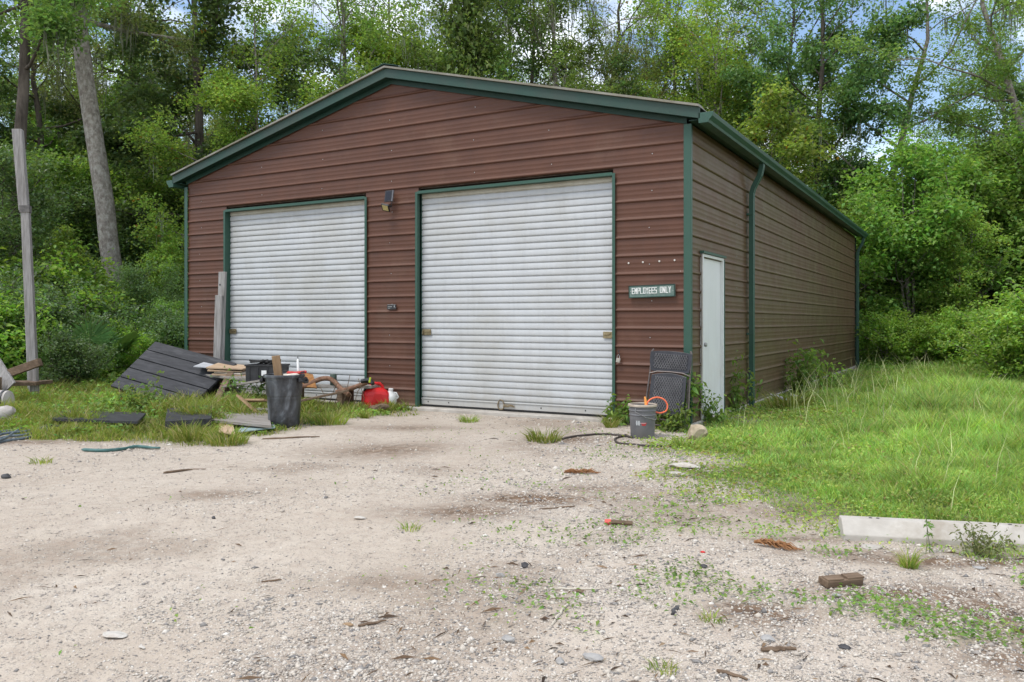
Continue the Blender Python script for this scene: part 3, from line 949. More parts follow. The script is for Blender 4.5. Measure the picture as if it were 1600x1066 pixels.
def tubes_np(branches):
    """branches: list of (pts(n,3), radii(n), sides) -> arrays"""
    Vs, Fs, off = [], [], 0
    for pts, rad, sd in branches:
        n = len(pts)
        d = np.gradient(pts, axis=0); d /= np.linalg.norm(d, axis=1, keepdims=True) + 1e-9
        ref = np.where(np.abs(d[:, 2:3]) > .9, np.array([[1., 0, 0]]), np.array([[0, 0, 1.]]))
        ref[:] = ref[n // 2]
        a = np.cross(d, ref); a /= np.linalg.norm(a, axis=1, keepdims=True) + 1e-9
        c = np.cross(d, a)
        t = np.arange(sd) / sd * 2 * np.pi
        ring = pts[:, None] + (a[:, None] * np.cos(t)[None, :, None] + c[:, None] * np.sin(t)[None, :, None]) * rad[:, None, None]
        Vs.append(ring.reshape(-1, 3))
        i = np.arange(n - 1)[:, None] * sd; k = np.arange(sd)[None]; k2 = (k + 1) % sd
        q = np.stack([i + k, i + k2, i + sd + k2, i + sd + k], 2).reshape(-1, 4) + off
        Fs.append(q); off += n * sd
    return np.concatenate(Vs), np.concatenate(Fs)

def limb(start, dirv, L_, r0, r1, n, rg, wander=.18, lift=.0):
    pts = [np.array(start, float)]; d = np.array(dirv, float); d /= np.linalg.norm(d)
    for i in range(n - 1):
        d = d + rg.normal(size=3) * wander + np.array([0, 0, lift])
        d /= np.linalg.norm(d)
        pts.append(pts[-1] + d * L_ / (n - 1))
    return np.array(pts), np.linspace(r0, r1, n)

def gen_tree(name, seed, H=17, r0=.25, c0=.22, spread=5, nlimb=22, leaf=.12, nleaf=36000, lean=(0, 0), wander=.05, leafmat_=None, bark=None,
             moss=0, top_taper=.35, lift=.06, up=1.2, sigma=.30, aspect=.55, flare=1.6, stems=1, shape='oval', trunk_vine=0, label='', cat='tree', droop=.2, trunk_pts=None, nsec=6, ztop=12.5):
    rg = np.random.default_rng(seed)
    br = []; tips = []; mossp = []
    for s_ in range(stems):
        n = 16
        zz = np.linspace(0, H * (.93 if stems == 1 else rg.uniform(.6, .95)), n)
        if trunk_pts is not None:
            tp = np.array(trunk_pts, float)
            tx = np.interp(zz, tp[:, 2], tp[:, 0]); ty = np.interp(zz, tp[:, 2], tp[:, 1])
            T = np.stack([tx, ty, zz], 1) + rg.normal(size=(n, 3)) * .02 * np.array([1, 1, 0])
        else:
            T = np.stack([lean[0] * zz / H + np.cumsum(rg.normal(size=n) * wander * H / 17), lean[1] * zz / H + np.cumsum(rg.normal(size=n) * wander * H / 17), zz], 1)
        if stems > 1:
            a = rg.random() * 6.283; sp = rg.uniform(.25, .8) * spread * .6
            T[:, 0] += np.cos(a) * (sp * (zz / H) ** .8 + .12); T[:, 1] += np.sin(a) * (sp * (zz / H) ** .8 + .12)
        rt = r0 * (1 - (1 - top_taper * .35) * (zz / zz[-1]) ** .9)
        rt[0] *= flare; rt[1] *= 1 + (flare - 1) * .25
        T[0, 2] = -.4
        br.append((T, rt, 12 if stems == 1 else 6))
        nl = max(3, nlimb // stems)
        az = rg.random() * 6.28
        for i in range(nl):
            t = c0 + (1 - c0) * ((i + rg.random() * .8) / nl)
            z = t * zz[-1]
            st = np.array([np.interp(z, zz, T[:, k]) for k in range(3)])
            az += 2.4 + rg.normal() * .4
            u = (t - c0) / (1 - c0)
            if shape == 'oval': Ls = spread * (.55 + .75 * math.sin(math.pi * min(1, u * .85 + .12))) * .78
            elif shape == 'column': Ls = spread * (.9 - .3 * u)
            elif shape == 'cone': Ls = spread * (1.05 - .8 * u)
            else: Ls = spread * (.5 + .6 * u)
            Ls *= rg.uniform(.65, 1.15)
            el = R_(8 + 45 * u + rg.normal() * 14)
            dv = (math.cos(az) * math.cos(el), math.sin(az) * math.cos(el), math.sin(el))
            rr_ = max(.012, np.interp(z, zz, rt) * rg.uniform(.3, .52))
            P, rad = limb(st, dv, Ls, rr_, .012, 7, rg, .2, lift)
            br.append((P, rad, 6))
            for j in range(nsec):
                q = rg.uniform(.25, 1.0); fi = q * 6; i0 = min(5, int(fi)); p0 = P[i0] + (P[i0 + 1] - P[i0]) * (fi - i0)
                dl = P[i0 + 1] - P[i0]; dl /= np.linalg.norm(dl)
                d2 = dl * .7 + rg.normal(size=3) * .75; d2[2] += .15
                L2 = Ls * rg.uniform(.22, .45) * (1.15 - .4 * q)
                P2, r2 = limb(p0, d2, L2, max(.006, rad[i0] * .5), .004, 4, rg, .25, .05)
                br.append((P2, r2, 3))
                tips.append(P2[1:]); mossp.append(P2[1]); mossp.append(P2[2])
                for k in range(2):
                    d3 = (P2[2] - P2[1]); d3 = d3 / (np.linalg.norm(d3) + 1e-9) + rg.normal(size=3) * .8
                    P3, _ = limb(P2[rg.integers(1, 4)], d3, L2 * .6, .004, .003, 3, rg, .2, 0)
                    tips.append(P3)
        if trunk_vine:
            zs = rg.random(trunk_vine) * zz[-1] * .95
            a = rg.random(trunk_vine) * 6.283; rr_ = np.interp(zs, zz, rt) + np.abs(rg.normal(size=trunk_vine)) * .5 * (.25 + .9 * vnoise(a * .95 + 9, zs * .35, seed + 3) + vnoise(a * 1.5, zs * .8, seed) * 1.3)
            vp = np.stack([np.interp(zs, zz, T[:, 0]) + np.cos(a) * rr_, np.interp(zs, zz, T[:, 1]) + np.sin(a) * rr_, zs], 1)
            vineV = leaf_arrays(vp, leaf * 1.15, rg, up=.4, aspect=.75, droop=.5)
    root = thing(name, label, cat)
    V, Fc = tubes_np(br)
    link('trunk' if stems == 1 else 'stems', mesh_np('trunk', V, Fc, True), bark or BARK, root)
    tp = np.concatenate(tips)
    # clump weights: some twigs dense, some bare
    wts = (rg.random(len(tp)) ** 2.1 + .02) * np.where(tp[:, 2] > ztop, .22, 1)
    ids = rg.choice(len(tp), nleaf, p=wts / wts.sum())
    Pl = tp[ids] + rg.normal(size=(nleaf, 3)) * sigma * np.array([1, 1, .62])
    Pl[:, 2] = np.maximum(Pl[:, 2], .05)
    V, Fc = leaf_arrays(Pl, leaf, rg, up=up, aspect=aspect, droop=droop)
    link('crown', mesh_np('crown', V, Fc), leafmat_, root)
    if trunk_vine:
        link('vine', mesh_np('vine', *vineV), LEAF_MID, root)
    if moss:
        mp_ = np.array(mossp); c = mp_[rg.choice(len(mp_), moss)]
        Vs, Fs, off = [], [], 0
        per = 9
        for p in c:
            Lm = rg.uniform(.35, 1.5)
            for s in range(per):
                q = p + rg.normal(size=3) * np.array([.14, .14, .05]); a = rg.random() * 6.28
                w_ = rg.uniform(.008, .022); l_ = Lm * rg.uniform(.4, 1.1); nn = 4
                pts = np.stack([q[0] + np.cumsum(rg.normal(size=nn)) * .03, q[1] + np.cumsum(rg.normal(size=nn)) * .03, q[2] - np.linspace(0, l_, nn)], 1)
                ww = w_ * np.array([.5, 1, .8, .15])
                sv = np.array([math.cos(a), math.sin(a), 0])
                vv = np.empty((nn * 2, 3)); vv[0::2] = pts - sv * ww[:, None]; vv[1::2] = pts + sv * ww[:, None]
                Vs.append(vv)
                for i in range(nn - 1):
                    Fs += [(off + 2 * i, off + 2 * i + 1, off + 2 * i + 3), (off + 2 * i, off + 2 * i + 3, off + 2 * i + 2)]
                off += nn * 2
        tag(link('hanging_moss', mesh_np('hanging_moss', np.concatenate(Vs), np.array(Fs)), MOSS, root), kind='stuff')
    return root

def place(o, px, Z, rz=0, s=1, dz=0, sz=None):
    x, y = at(px, Z)
    o.location = (x, y, g1(x, y) + dz)
    o.rotation_euler = (0, 0, rz)
    o.scale = (s, s, sz or s)
    return o

# ------------------------------------------------------------------ kinds
oak = gen_tree('oak_tree', 1, 17, .26, .18, 5.2, 26, .115, 42000, (1.0, .3), .09, LEAF_MID, BARK, moss=45, sigma=.23, label='x')
maple = gen_tree('maple_tree', 2, 18, .24, .25, 4.6, 26, .14, 36000, (-.8, .5), .07, LEAF_DARK, BARK_DARK, moss=20, aspect=.8, sigma=.25, label='x')
golden = gen_tree('sweetgum_tree', 3, 16, .20, .12, 4.2, 26, .12, 40000, (.4, -.6), .07, LEAF_YEL, BARK, moss=15, aspect=.75, sigma=.3, label='x')
mossy = gen_tree('mossy_oak', 4, 17, .30, .2, 5.6, 22, .10, 30000, (1.5, .6), .12, LEAF_OLIVE, BARK_DARK, moss=110, label='x', nsec=7)
open_tree = gen_tree('open_crowned_oak', 5, 16, .24, .3, 5.0, 17, .115, 19000, (0, 0), .1, LEAF_MID, BARK, moss=30, sigma=.22, label='x',
                     trunk_pts=[(0, 0, 0), (.5, 0, 2.5), (.1, .1, 4.5), (-.3, 0, 5.6), (.35, 0, 7.4), (.9, .2, 9.5), (1.6, .2, 12), (1.4, 0, 16)])
vined = gen_tree('vine_covered_tree', 6, 17, .30, .35, 3.6, 16, .13, 15000, (.2, 0), .04, LEAF_MID, BARK_DARK, moss=30, trunk_vine=17000, label='x')
bush = gen_tree('broadleaf_shrub', 7, 6.0, .07, .08, 2.7, 40, .12, 30000, (0, 0), .04, LEAF_BRIGHT, BARK, stems=7, shape='oval', label='x', cat='shrub', sigma=.24, aspect=.7, flare=1.1, nsec=5)
darkbush = gen_tree('dark_shrub', 8, 5.2, .06, .08, 2.5, 36, .10, 26000, (0, 0), .04, LEAF_DARK, BARK_DARK, stems=6, label='x', cat='shrub', sigma=.24, flare=1.1, nsec=5)
lowbush = gen_tree('low_shrub', 9, 1.9, .03, .05, 1.5, 34, .105, 11000, (0, 0), .02, LEAF_LIME, BARK, stems=8, label='x', cat='shrub', sigma=.15, aspect=.65, flare=1.0, nsec=4)
shade_bush = gen_tree('shade_shrub', 19, 2.1, .03, .05, 1.6, 34, .10, 11000, (0, 0), .02, LEAF_DARK, BARK_DARK, stems=8, label='x', cat='shrub', sigma=.2, aspect=.5, flare=1.0, nsec=4)
sapling = gen_tree('sapling', 10, 8.5, .07, .12, 1.9, 26, .125, 13000, (.3, .2), .03, LEAF_YEL, BARK, label='x', cat='tree', sigma=.25, aspect=.8, nsec=4)

BIGT = gen_tree('lichen_trunk_oak', 11, 19, .29, .52, 4.2, 16, .10, 15000, (0, 0), .02, LEAF_OLIVE, BARK_PALE, moss=120, label='x', flare=1.7,
                trunk_pts=[(0, 0, 0), (-.12, 0, 2.0), (-.42, 0, 4.5), (-.75, 0, 6.5), (-1.0, 0, 8.5), (-1.25, 0, 11), (-1.3, 0, 19)], top_taper=1.6)

def name_it(o, label, group=None):
    o['label'] = label
    if group: o['group'] = group
    elif 'group' in o.keys(): del o['group']
    return o

# rz for trunk_pts kinds: local x along the view's right-hand direction
RZ = YAW
place(BIGT, 188, 23.5, RZ, 1.0); name_it(BIGT, 'tall tree with a thick pale lichen-spotted trunk standing beyond the black tilted panel')
place(open_tree, 1388, 29, RZ, .95); name_it(open_tree, 'crooked pale open-crowned tree against the sky beyond the far end of the shed')
place(vined, 716, 31.5, .4, 1.0); name_it(vined, 'tree smothered in climbing vines rising behind the middle of the shed roof')
place(maple, 330, 26, 1.0, .95); name_it(maple, 'dark broad-leaved tree with a black trunk rising above the low end of the roof')
place(oak, 520, 32, 2.0, 1.0); name_it(oak, 'oak with a forked grey trunk just behind the roof peak')
place(golden, 395, 23.5, .6, .66); name_it(golden, 'yellow-green young tree beside the shed corner, lowest leaves over the eave')
place(mossy, 930, 36, 1.2, 1.02); name_it(mossy, 'wide mossy oak with dark spreading limbs behind the long roof slope')
place(sapling, 1195, 25.5, 0, .95); name_it(sapling, 'light yellow-green sapling leaning over the shed gutter')

# second copies that the photograph singles out
o = gen_tree('slender_tree', 13, 19, .20, .42, 4.0, 16, .12, 15000, (.1, 0), .025, LEAF_MID, BARK_DARK, moss=40, label='x', ztop=14); place(o, 26, 20, YAW, 1); name_it(o, 'dark slender tree behind the tall grey timber post')
o = copy_tree(maple); place(o, 1262, 30, 3.9, .78, sz=.95); name_it(o, 'dark-leaved tree with a leaning trunk above the gutter of the shed')
o = copy_tree(golden); place(o, 1120, 31, 2.6, .85); name_it(o, 'bright yellow-green tree behind the front end of the gutter')
o = copy_tree(vined); place(o, 782, 31, 2.0, .66); name_it(o, 'shorter vine-wrapped tree beside the tall vine-covered one')
o = copy_tree(open_tree); place(o, 1620, 27, RZ + 2.6, 1.0); name_it(o, 'mossy open tree at the edge of the clearing, branches reaching over the tall shrubs')

# the wood behind, nobody can tell these apart
WOODG = 'woodland trees behind the shed'
WOODL = 'leafy tree among many in the wood standing behind and beside the shed'
kinds = [oak, maple, golden, mossy, oak, maple, mossy]
rr = random.Random(12)
wood_spots = [(-90, 38), (90, 30), (150, 36), (245, 33), (60, 40), (-190, 40), (290, 40), (420, 37), (470, 45), (600, 40), (655, 36), (560, 48), (830, 40), (760, 46), (880, 50), (1000, 44), (1050, 36), (1150, 42), (1090, 52), (1210, 36),
              (1240, 48), (1330, 43), (1480, 40), (1530, 35), (1440, 50), (1610, 41), (1700, 32), (1580, 52), (20, 52), (200, 50), (360, 54), (680, 56), (950, 58), (1380, 57), (-120, 48), (905, 33.5), (850, 35), (590, 35), (1020, 38), (140, 44), (270, 47)]
for i, (px, Z) in enumerate(wood_spots):
    o = copy_tree(kinds[i % len(kinds)])
    hs = rr.uniform(.85, 1.1)
    if 1290 < px < 1600: hs *= .5
    if px in (420, 470): hs *= .72
    place(o, px + rr.uniform(-12, 12), Z, rr.random() * 6.28, hs); kn = ['broad oak', 'dark maple-leaved tree', 'yellow-green sweetgum', 'mossy grey-green oak'][[oak, maple, golden, mossy].index(kinds[i % len(kinds)])]
    zn = 'behind the timber post and the big pale trunk' if px < 300 else 'behind the short roof slope' if px < 610 else 'behind the long roof slope' if px < 1100 else 'beyond the thicket at the far end of the shed'
    name_it(o, kn + ' in the wood ' + zn, WOODG)

place(shade_bush, 45, 17.2, .4, .9); name_it(shade_bush, 'narrow-leaved bush directly behind the foot of the tall timber post')
# shrubs
SHG = 'shrubs along the woodland edge'
for px, Z, s in [(30, 26, .95), (130, 27.5, 1.0), (250, 27, .9), (-60, 27, 1.1), (200, 31, 1.25), (75, 31, 1.25)]:
    o = copy_tree(bush); place(o, px, Z, rr.random() * 6.28, s); name_it(o, 'green broadleaf shrub in the wood beside the lichen-spotted trunk', 'green shrubs in the wood behind the debris')
place(bush, 1430, 25.5, .3, 1.05); name_it(bush, 'tall bright green shrub beyond the far corner of the shed', SHG)
place(darkbush, 245, 19.5, .3, .45); name_it(darkbush, 'dark green shrub in the undergrowth beside the shed corner', SHG)
for px, Z, s in [(1375, 27.5, .85), (1500, 26, .95), (1570, 27, 1.1), (1640, 25, 1.05), (1395, 31, .95), (1470, 31.5, 1.05), (1550, 33, 1.2), (1700, 26, 1.2), (1340, 33, .9), (1620, 32, 1.3), (1290, 34, 1.0)]:
    o = copy_tree(bush); place(o, px, Z, rr.random() * 6.28, s); name_it(o, 'tall bright green shrub in the thicket beyond the grass', 'bright shrubs in the thicket beyond the grass')
for px, Z, s in [(95, 20.5, .42), (60, 22, .6), (-40, 19, .9), (280, 23.5, .5), (10, 25, 1.1), (170, 28, 1.1), (265, 29, 1.2), (90, 34, 1.4), (330, 34, 1.2), (-110, 24, 1.2), (228, 26.5, .8), (-10, 31, 1.4), (285, 20.5, .42), (135, 26, .95)]:
    o = copy_tree(darkbush); place(o, px, Z, rr.random() * 6.28, s); name_it(o, 'dark green shrub in the shaded undergrowth at the wood edge', 'dark shrubs in the undergrowth')
for px, Z, s in [(128, 19.6, .34), (258, 18.6, .26), (70, 18.9, .38), (205, 17.6, .17)]:
    o = copy_tree(bush); place(o, px, Z, rr.random() * 6.28, s); name_it(o, 'small broad-leaved shrub among the lower bushes at the wood edge', 'small broad-leaved shrubs at the wood edge')
for px, Z, s in [(1450, 29.5, .9), (1530, 30, 1.0), (1380, 35, 1.2), (1600, 29, 1.1)]:
    o = copy_tree(darkbush); place(o, px, Z, rr.random() * 6.28, s); name_it(o, 'dark green shrub behind the bright thicket beyond the grass', 'dark shrubs behind the thicket')

# saplings standing through the undergrowth
for px, Z, s, lab in [(92, 21, .42, 'thin sapling in the undergrowth between the timber post and the pale trunk'), (266, 21.0, .40, 'short yellow-green sapling close to the shed corner trim'),
                      (1500, 24.0, .55, 'sapling standing in the middle of the bright thicket'), (1355, 26.5, .62, 'sapling at the far downspout of the shed')]:
    o = copy_tree(sapling); place(o, px, Z, rr.random() * 6.28, s); name_it(o, lab)
# low shrubs and brambles
place(lowbush, 1575, 15.5, .2, .62); name_it(lowbush, 'low bright bramble bush at the edge of the long grass')
for px, Z, s in [(1390, 23.2, .62), (1440, 23.0, .6), (1500, 22.5, .66), (1555, 21.5, .7), (1620, 20, .85), (1470, 24, .7), (1640, 17.5, .8), (1690, 15.5, .9), (1365, 24.2, .6), (1590, 18.5, .62)]:
    o = copy_tree(lowbush); place(o, px, Z, rr.random() * 6.28, s); name_it(o, 'low leafy bramble bush between the grass and the tall shrubs', 'brambles along the grass edge')
for px, Z, s in [(20, 15.5, .75), (85, 16.3, .7), (150, 17, .5), (216, 16.6, .45), (-30, 14.6, .8), (263, 17.5, .6), (60, 18, 1.05), (180, 19, .45), (290, 17, .5), (110, 14.8, .42), (-70, 16, .9), (235, 19.6, .62), (130, 18.2, .8), (99, 19.5, 1.1), (15, 18.5, 1.2)]:
    i_lb = int(px) % 3
    o = copy_tree(lowbush if i_lb == 0 else shade_bush); place(o, px, Z, rr.random() * 6.28, s); name_it(o, 'low bright leafy bush at the wood edge beside the debris' if i_lb == 0 else 'low darker green bush at the wood edge beside the debris', 'low bushes beside the debris')

# far wood that closes the view: one mass
def far_wood():
    rg = np.random.default_rng(44)
    n = 60000
    px = rg.uniform(-500, 2200, n); Z = rg.uniform(56, 66, n)
    k = (px - 800) / 1286 * Z
    x = CAM[0] + FW[0] * Z + RT[0] * k; y = CAM[1] + FW[1] * Z + RT[1] * k
    top = 7 + 9 * vnoise(px / 90, Z * .1, 4)
    z = rg.random(n) ** .9 * top
    V, Fc = leaf_arrays(np.stack([x, y, z], 1), .42, rg, up=.8, aspect=.8)
    o = link('far_woods', mesh_np('far_woods', V, Fc), LEAF_DARK)
    tag(o, 'dark mass of far woodland closing the view behind the trees', kind='stuff')
far_wood()

# undergrowth carpet at the wood edge
def undergrowth():
    rg = np.random.default_rng(45)
    n = 52000
    px = np.concatenate([rg.uniform(-120, 300, n // 2), rg.uniform(1345, 1760, n - n // 2)])
    Z = np.concatenate([rg.uniform(13.6, 23, n // 2), rg.uniform(21.5, 29, n - n // 2)])
    k = (px - 800) / 1286 * Z
    x = CAM[0] + FW[0] * Z + RT[0] * k; y = CAM[1] + FW[1] * Z + RT[1] * k
    ok = ~((x > -9.4) & (x < .5) & (y > -1.2) & (y < 15.6)) & (weed_d(x, y) > .6) | (px > 1000)
    x, y, px, Z = x[ok], y[ok], px[ok], Z[ok]
    h = (.10 + .8 * fbm(x * .6, y * .6, 9, 3) ** 1.6) * np.where(px < 600, np.clip((Z - 13.2) / 4, .15, 1), np.clip((Z - 21) / 3, .25, .9))
    z = gz(x, y) + h * rg.random(len(x)) ** .6
    V, Fc = leaf_arrays(np.stack([x, y, z], 1), .085, rg, up=1.3, aspect=.65)
    o = link('undergrowth', mesh_np('undergrowth', V, Fc), LEAF_BRIGHT)
    tag(o, 'leafy undergrowth carpeting the edge of the wood', kind='stuff')
undergrowth()
# ================================================================== GRASS AND WEEDS
GRASS = leafmat('lawn_grass_blade', (.285, .40, .10), hue=.045, val=.45, trans=.42, tcol=(1.25, 1.3, .6), dry=(.42, .36, .18), dryamt=.07, rough=.55)
GRASS_W = leafmat('weedy_grass_blade', (.24, .31, .065), hue=.035, val=.38, trans=.4, tcol=(1.25, 1.3, .6), dry=(.42, .36, .18), dryamt=.18, rough=.6)

def blades(x, y, z, h, w, rg, bend=.6, lean=None):
    n = len(x)
    a = rg.random(n) * 6.283 if lean is None else lean
    ca, sa = np.cos(a), np.sin(a)
    f = rg.random(n) * 6.283; fx, fy = np.cos(f), np.sin(f)
    b = h * bend * (.25 + rg.random(n))
    def row(t, k):
        off = b * t ** 1.8
        return np.stack([x + ca * off, y + sa * off, z + h * t * (1 - .25 * t * bend * 1)], 1), w * k
    rows = [row(0, .8), row(.5, 1.0), row(1.0, 0)]
    side = np.stack([fx, fy, 0 * fx], 1)
    V = np.stack([rows[0][0] - side * rows[0][1][:, None], rows[0][0] + side * rows[0][1][:, None],
                  rows[1][0] - side * rows[1][1][:, None], rows[1][0] + side * rows[1][1][:, None], rows[2][0]], 1)
    o = np.arange(n)[:, None] * 5
    Fc = np.concatenate([o + np.array([[0, 1, 3]]), o + np.array([[0, 3, 2]]), o + np.array([[2, 3, 4]])], 1).reshape(-1, 3)
    return V.reshape(-1, 3), Fc

def sample_view(rg, N, z0, z1, pw, k0, k1):
    Z = z0 * (z1 / z0) ** (rg.random(N) ** pw); k = rg.uniform(k0, k1, N)
    return CAM[0] + FW[0] * Z + RT[0] * k * Z, CAM[1] + FW[1] * Z + RT[1] * k * Z, Z, k

def lawn():
    rg = np.random.default_rng(61)
    x, y, Z, k = sample_view(rg, 520000, 3.9, 27, .85, -.02, .72)
    d = lawn_d(x, y)
    out = ~((x < .03) & (x > -9.3) & (y > -.05) & (y < 15.3))
    tall = fbm(x * .8, y * .8, 62, 4)
    cl = fbm(x * 4, y * 4, 63, 3)
    p = np.clip(d / .9 + .12, 0, 1) * np.clip((cl - .22) * 2.6, .1, 1)
    keep = out & (d > -.3) & (rg.random(len(x)) < p)
    x, y, Z, d, tall, cl = [q[keep][:195000] for q in (x, y, Z, d, tall, cl)]
    n = len(x)
    hh = np.clip((d - .2) / 3.2, 0, 1)
    h = (.04 + .34 * hh * (.1 + 1.3 * tall) * (.35 + 1.3 * cl) + .06 * hh) * (.4 + .8 * rg.random(n))
    wall = np.exp(-np.clip(x, 0, 9) / .5) * (y > .3)
    h = h * (1 + .6 * wall * rg.random(n))
    w = (.0022 + .0026 * rg.random(n)) * np.clip(Z / 6, .8, 2.6)
    V, Fc = blades(x, y, gz(x, y) - .005, h, w, rg, .65)
    o = link('lawn_grass', mesh_np('lawn_grass', V, Fc), GRASS)
    tag(o, 'long bright green grass growing beside the shed', kind='stuff')
    # low leafy ground cover at the worn fringe and in drifts through the grass
    m = 150000
    x, y, Z, k = sample_view(rg, m, 3.6, 20, .8, -.02, .72)
    d = lawn_d(x, y); cl = fbm(x * 1.4, y * 1.4, 64, 4)
    out = ~((x < .03) & (x > -9.3) & (y > -.05) & (y < 15.3))
    fr = np.clip((d + .7) / .5, 0, 1) * np.clip(1.7 - d / 1.6, .25, 1)
    keep = out & (rg.random(m) < fr * np.clip((cl - .42) * 4.5, .02, .55))
    x, y, Z, d, cl = [q[keep] for q in (x, y, Z, d, cl)]
    z = gz(x, y) + .008 + (.03 + .16 * np.clip(d / 2.2, 0, 1)) * rg.random(len(x))
    V, Fc = leaf_arrays(np.stack([x, y, z], 1), .020 * np.clip(Z / 5, .9, 2.4), rg, up=1.5, aspect=.7)
    o = link('ground_cover', mesh_np('ground_cover', V, Fc), leafmat('clover_leaf', (.27, .36, .085), hue=.035, val=.35, trans=.4, dry=(.30, .22, .10), dryamt=.08))
    tag(o, 'low yellow-green ground cover at the worn fringe of the lawn', kind='stuff')
    # tall dry seed stalks
    m = 9000
    x, y, Z, k = sample_view(rg, m, 5, 22, .8, .1, .72)
    d = lawn_d(x, y); out = ~((x < .03) & (y > -.05)); w_ = np.exp(-np.clip(x, 0, 20) / 1.2) * (y > .5)
    keep = out & (d > .8) & (rg.random(m) < .04 + .35 * w_)
    x, y, Z, w_ = [q[keep] for q in (x, y, Z, w_)]
    V, Fc = blades(x, y, gz(x, y), (.30 + .28 * rg.random(len(x))) * (1 + .7 * w_), .0022 * np.clip(Z / 6, .9, 2.2), rg, .5)
    o = link('seed_stalks', mesh_np('seed_stalks', V, Fc), leafmat('dry_stalk', (.42, .42, .22), hue=.02, val=.3, trans=.3))
    tag(o, 'thin dry seed stalks standing above the grass', kind='stuff')
lawn()

def weeds():
    rg = np.random.default_rng(65)
    x, y, Z, k = sample_view(rg, 200000, 7.2, 17, .9, -.70, -.08)
    d = weed_d(x, y)
    out = ~((x < .1) & (x > -9.25) & (y > -.06))
    cl = fbm(x * 3.2, y * 3.2, 66, 3)
    p = np.clip(d / .6 + .15, 0, 1) * np.clip((cl - .3) * 3, .04, 1)
    keep = out & (d > -.2) & (rg.random(len(x)) < p)
    x, y, Z, d, cl = [q[keep][:70000] for q in (x, y, Z, d, cl)]
    n = len(x)
    h = (.05 + .26 * np.clip(d / 1.4, 0, 1) * np.clip(cl * 1.7 - .25, .15, 1.2)) * (.4 + .9 * rg.random(n))
    w = (.0024 + .003 * rg.random(n)) * np.clip(Z / 7, .9, 2.0)
    V, Fc = blades(x, y, gz(x, y) - .005, h, w, rg, .7)
    o = link('weedy_grass', mesh_np('weedy_grass', V, Fc), GRASS_W)
    tag(o, 'rough weedy grass growing around the debris', kind='stuff')
    # broad leaved weeds amongst it
    m = 26000
    x, y, Z, k = sample_view(rg, m, 7.6, 15.5, .9, -.70, -.10)
    d = weed_d(x, y); cl = fbm(x * 2.1, y * 2.1, 68, 3)
    keep = (d > .1) & ~((x < .1) & (x > -9.25) & (y > -.06)) & (rg.random(m) < np.clip((cl - .42) * 5, 0.02, 1))
    x, y, d, cl = [q[keep] for q in (x, y, d, cl)]
    z = gz(x, y) + (.03 + .34 * np.clip(d / 1.8, 0, 1) * cl) * rg.random(len(x))
    V, Fc = leaf_arrays(np.stack([x, y, z], 1), .05, rg, up=1.4, aspect=.6)
    o = link('broadleaf_weeds', mesh_np('broadleaf_weeds', V, Fc), LEAF_BRIGHT)
    tag(o, 'low broad-leaved weeds among the grass by the debris', kind='stuff')
    # sparse creeping weeds on the gravel and lawn fringe
    m = 110000
    x, y, Z, k = sample_view(rg, m, 2.7, 10, .9, -.66, .70)
    ld = lawn_d(x, y); cl = fbm(x * 1.7, y * 1.7, 69, 5)
    pr = np.where(ld > -.1, .35 * np.clip((cl - .4) * 5, 0, 1), np.clip((cl - .55) * 6, 0, 1) * np.clip(.30 + k * 1.7, .03, 1) * np.exp(np.minimum(ld, 0) * .35))
    keep = (y < -.15) & (rg.random(m) < pr)
    x, y, Z, ld = [q[keep] for q in (x, y, Z, ld)]
    z = gz(x, y) + .012 + .05 * rg.random(len(x)) * np.clip((ld + .8), .2, 1.3)
    V, Fc = leaf_arrays(np.stack([x, y, z], 1), .022, rg, up=1.6, aspect=.6)
    o = link('creeping_weeds', mesh_np('creeping_weeds', V, Fc), LEAF_BRIGHT)
    tag(o, 'sparse creeping weeds dotted over the gravel beside the grass', kind='stuff')
weeds()

# ---- tufts one can point to
def tuft_mesh(name, seed, n, r, h, w, bend=.8):
    rg = np.random.default_rng(seed)
    a = rg.random(n) * 6.283; q = r * np.sqrt(rg.random(n))
    x, y = np.cos(a) * q, np.sin(a) * q
    V, Fc = blades(x, y, 0 * x - .01, h * (.22 + .95 * rg.random(n) ** 1.5) * (1.15 - .5 * q / r), w * (.6 + .8 * rg.random(n)), rg, bend, lean=a + rg.normal(size=n) * .6)
    return mesh_np(name, V, Fc)
TM = [tuft_mesh('grass_tuft', 70 + i, n, r, h, w, b) for i, (n, r, h, w, b) in enumerate([(260, .16, .20, .004, .9), (150, .09, .34, .0055, .9), (420, .30, .42, .006, .9), (70, .07, .10, .003, .9)])]
for t in TM: t.materials.append(GRASS_W)
def tuft(px, py, k, s, label, group=None):
    x, y = G(px, py)
    o = link('grass_tuft', TM[k], None, None, (x, y, g1(x, y)), (0, 0, (px * 7 % 63) / 10)); o.scale = (s, s, s)
    tag(o, label, 'grass tuft', group)
tuft(850, 690, 0, 1.15, 'rounded tuft of grass alone on the gravel in front of the larger roll-up door')
tuft(733, 660, 0, .75, 'small pale tuft of grass by the slab of the larger roll-up door')
tuft(636, 640, 0, 1.1, 'green tuft of grass at the foot of the brown wall beside the door trim')
tuft(515, 664, 2, .68, 'tall spiky grass tuft beside the dark trash can')
tuft(570, 655, 1, .6, 'grass tuft in front of the red gas can')
tuft(355, 690, 2, .7, 'long grass clump at the gravel edge before the grey boards')
tuft(300, 685, 2, .75, 'long grass clump in front of the tilted black panel')
tuft(1036, 1050, 3, .7, 'tiny grass tuft on the gravel near the grey flat stones')
tuft(1112, 975, 3, .7, 'tiny browning grass tuft beside the patch of dead leaves')
tuft(65, 725, 3, 1.2, 'thin grass tuft on bare gravel near the hoses')
tuft(955, 668, 1, .8, 'grass tuft between the door slab and the grey bucket')
tuft(1420, 890, 1, .45, 'upright grass tuft in front of the concrete wheel stop')
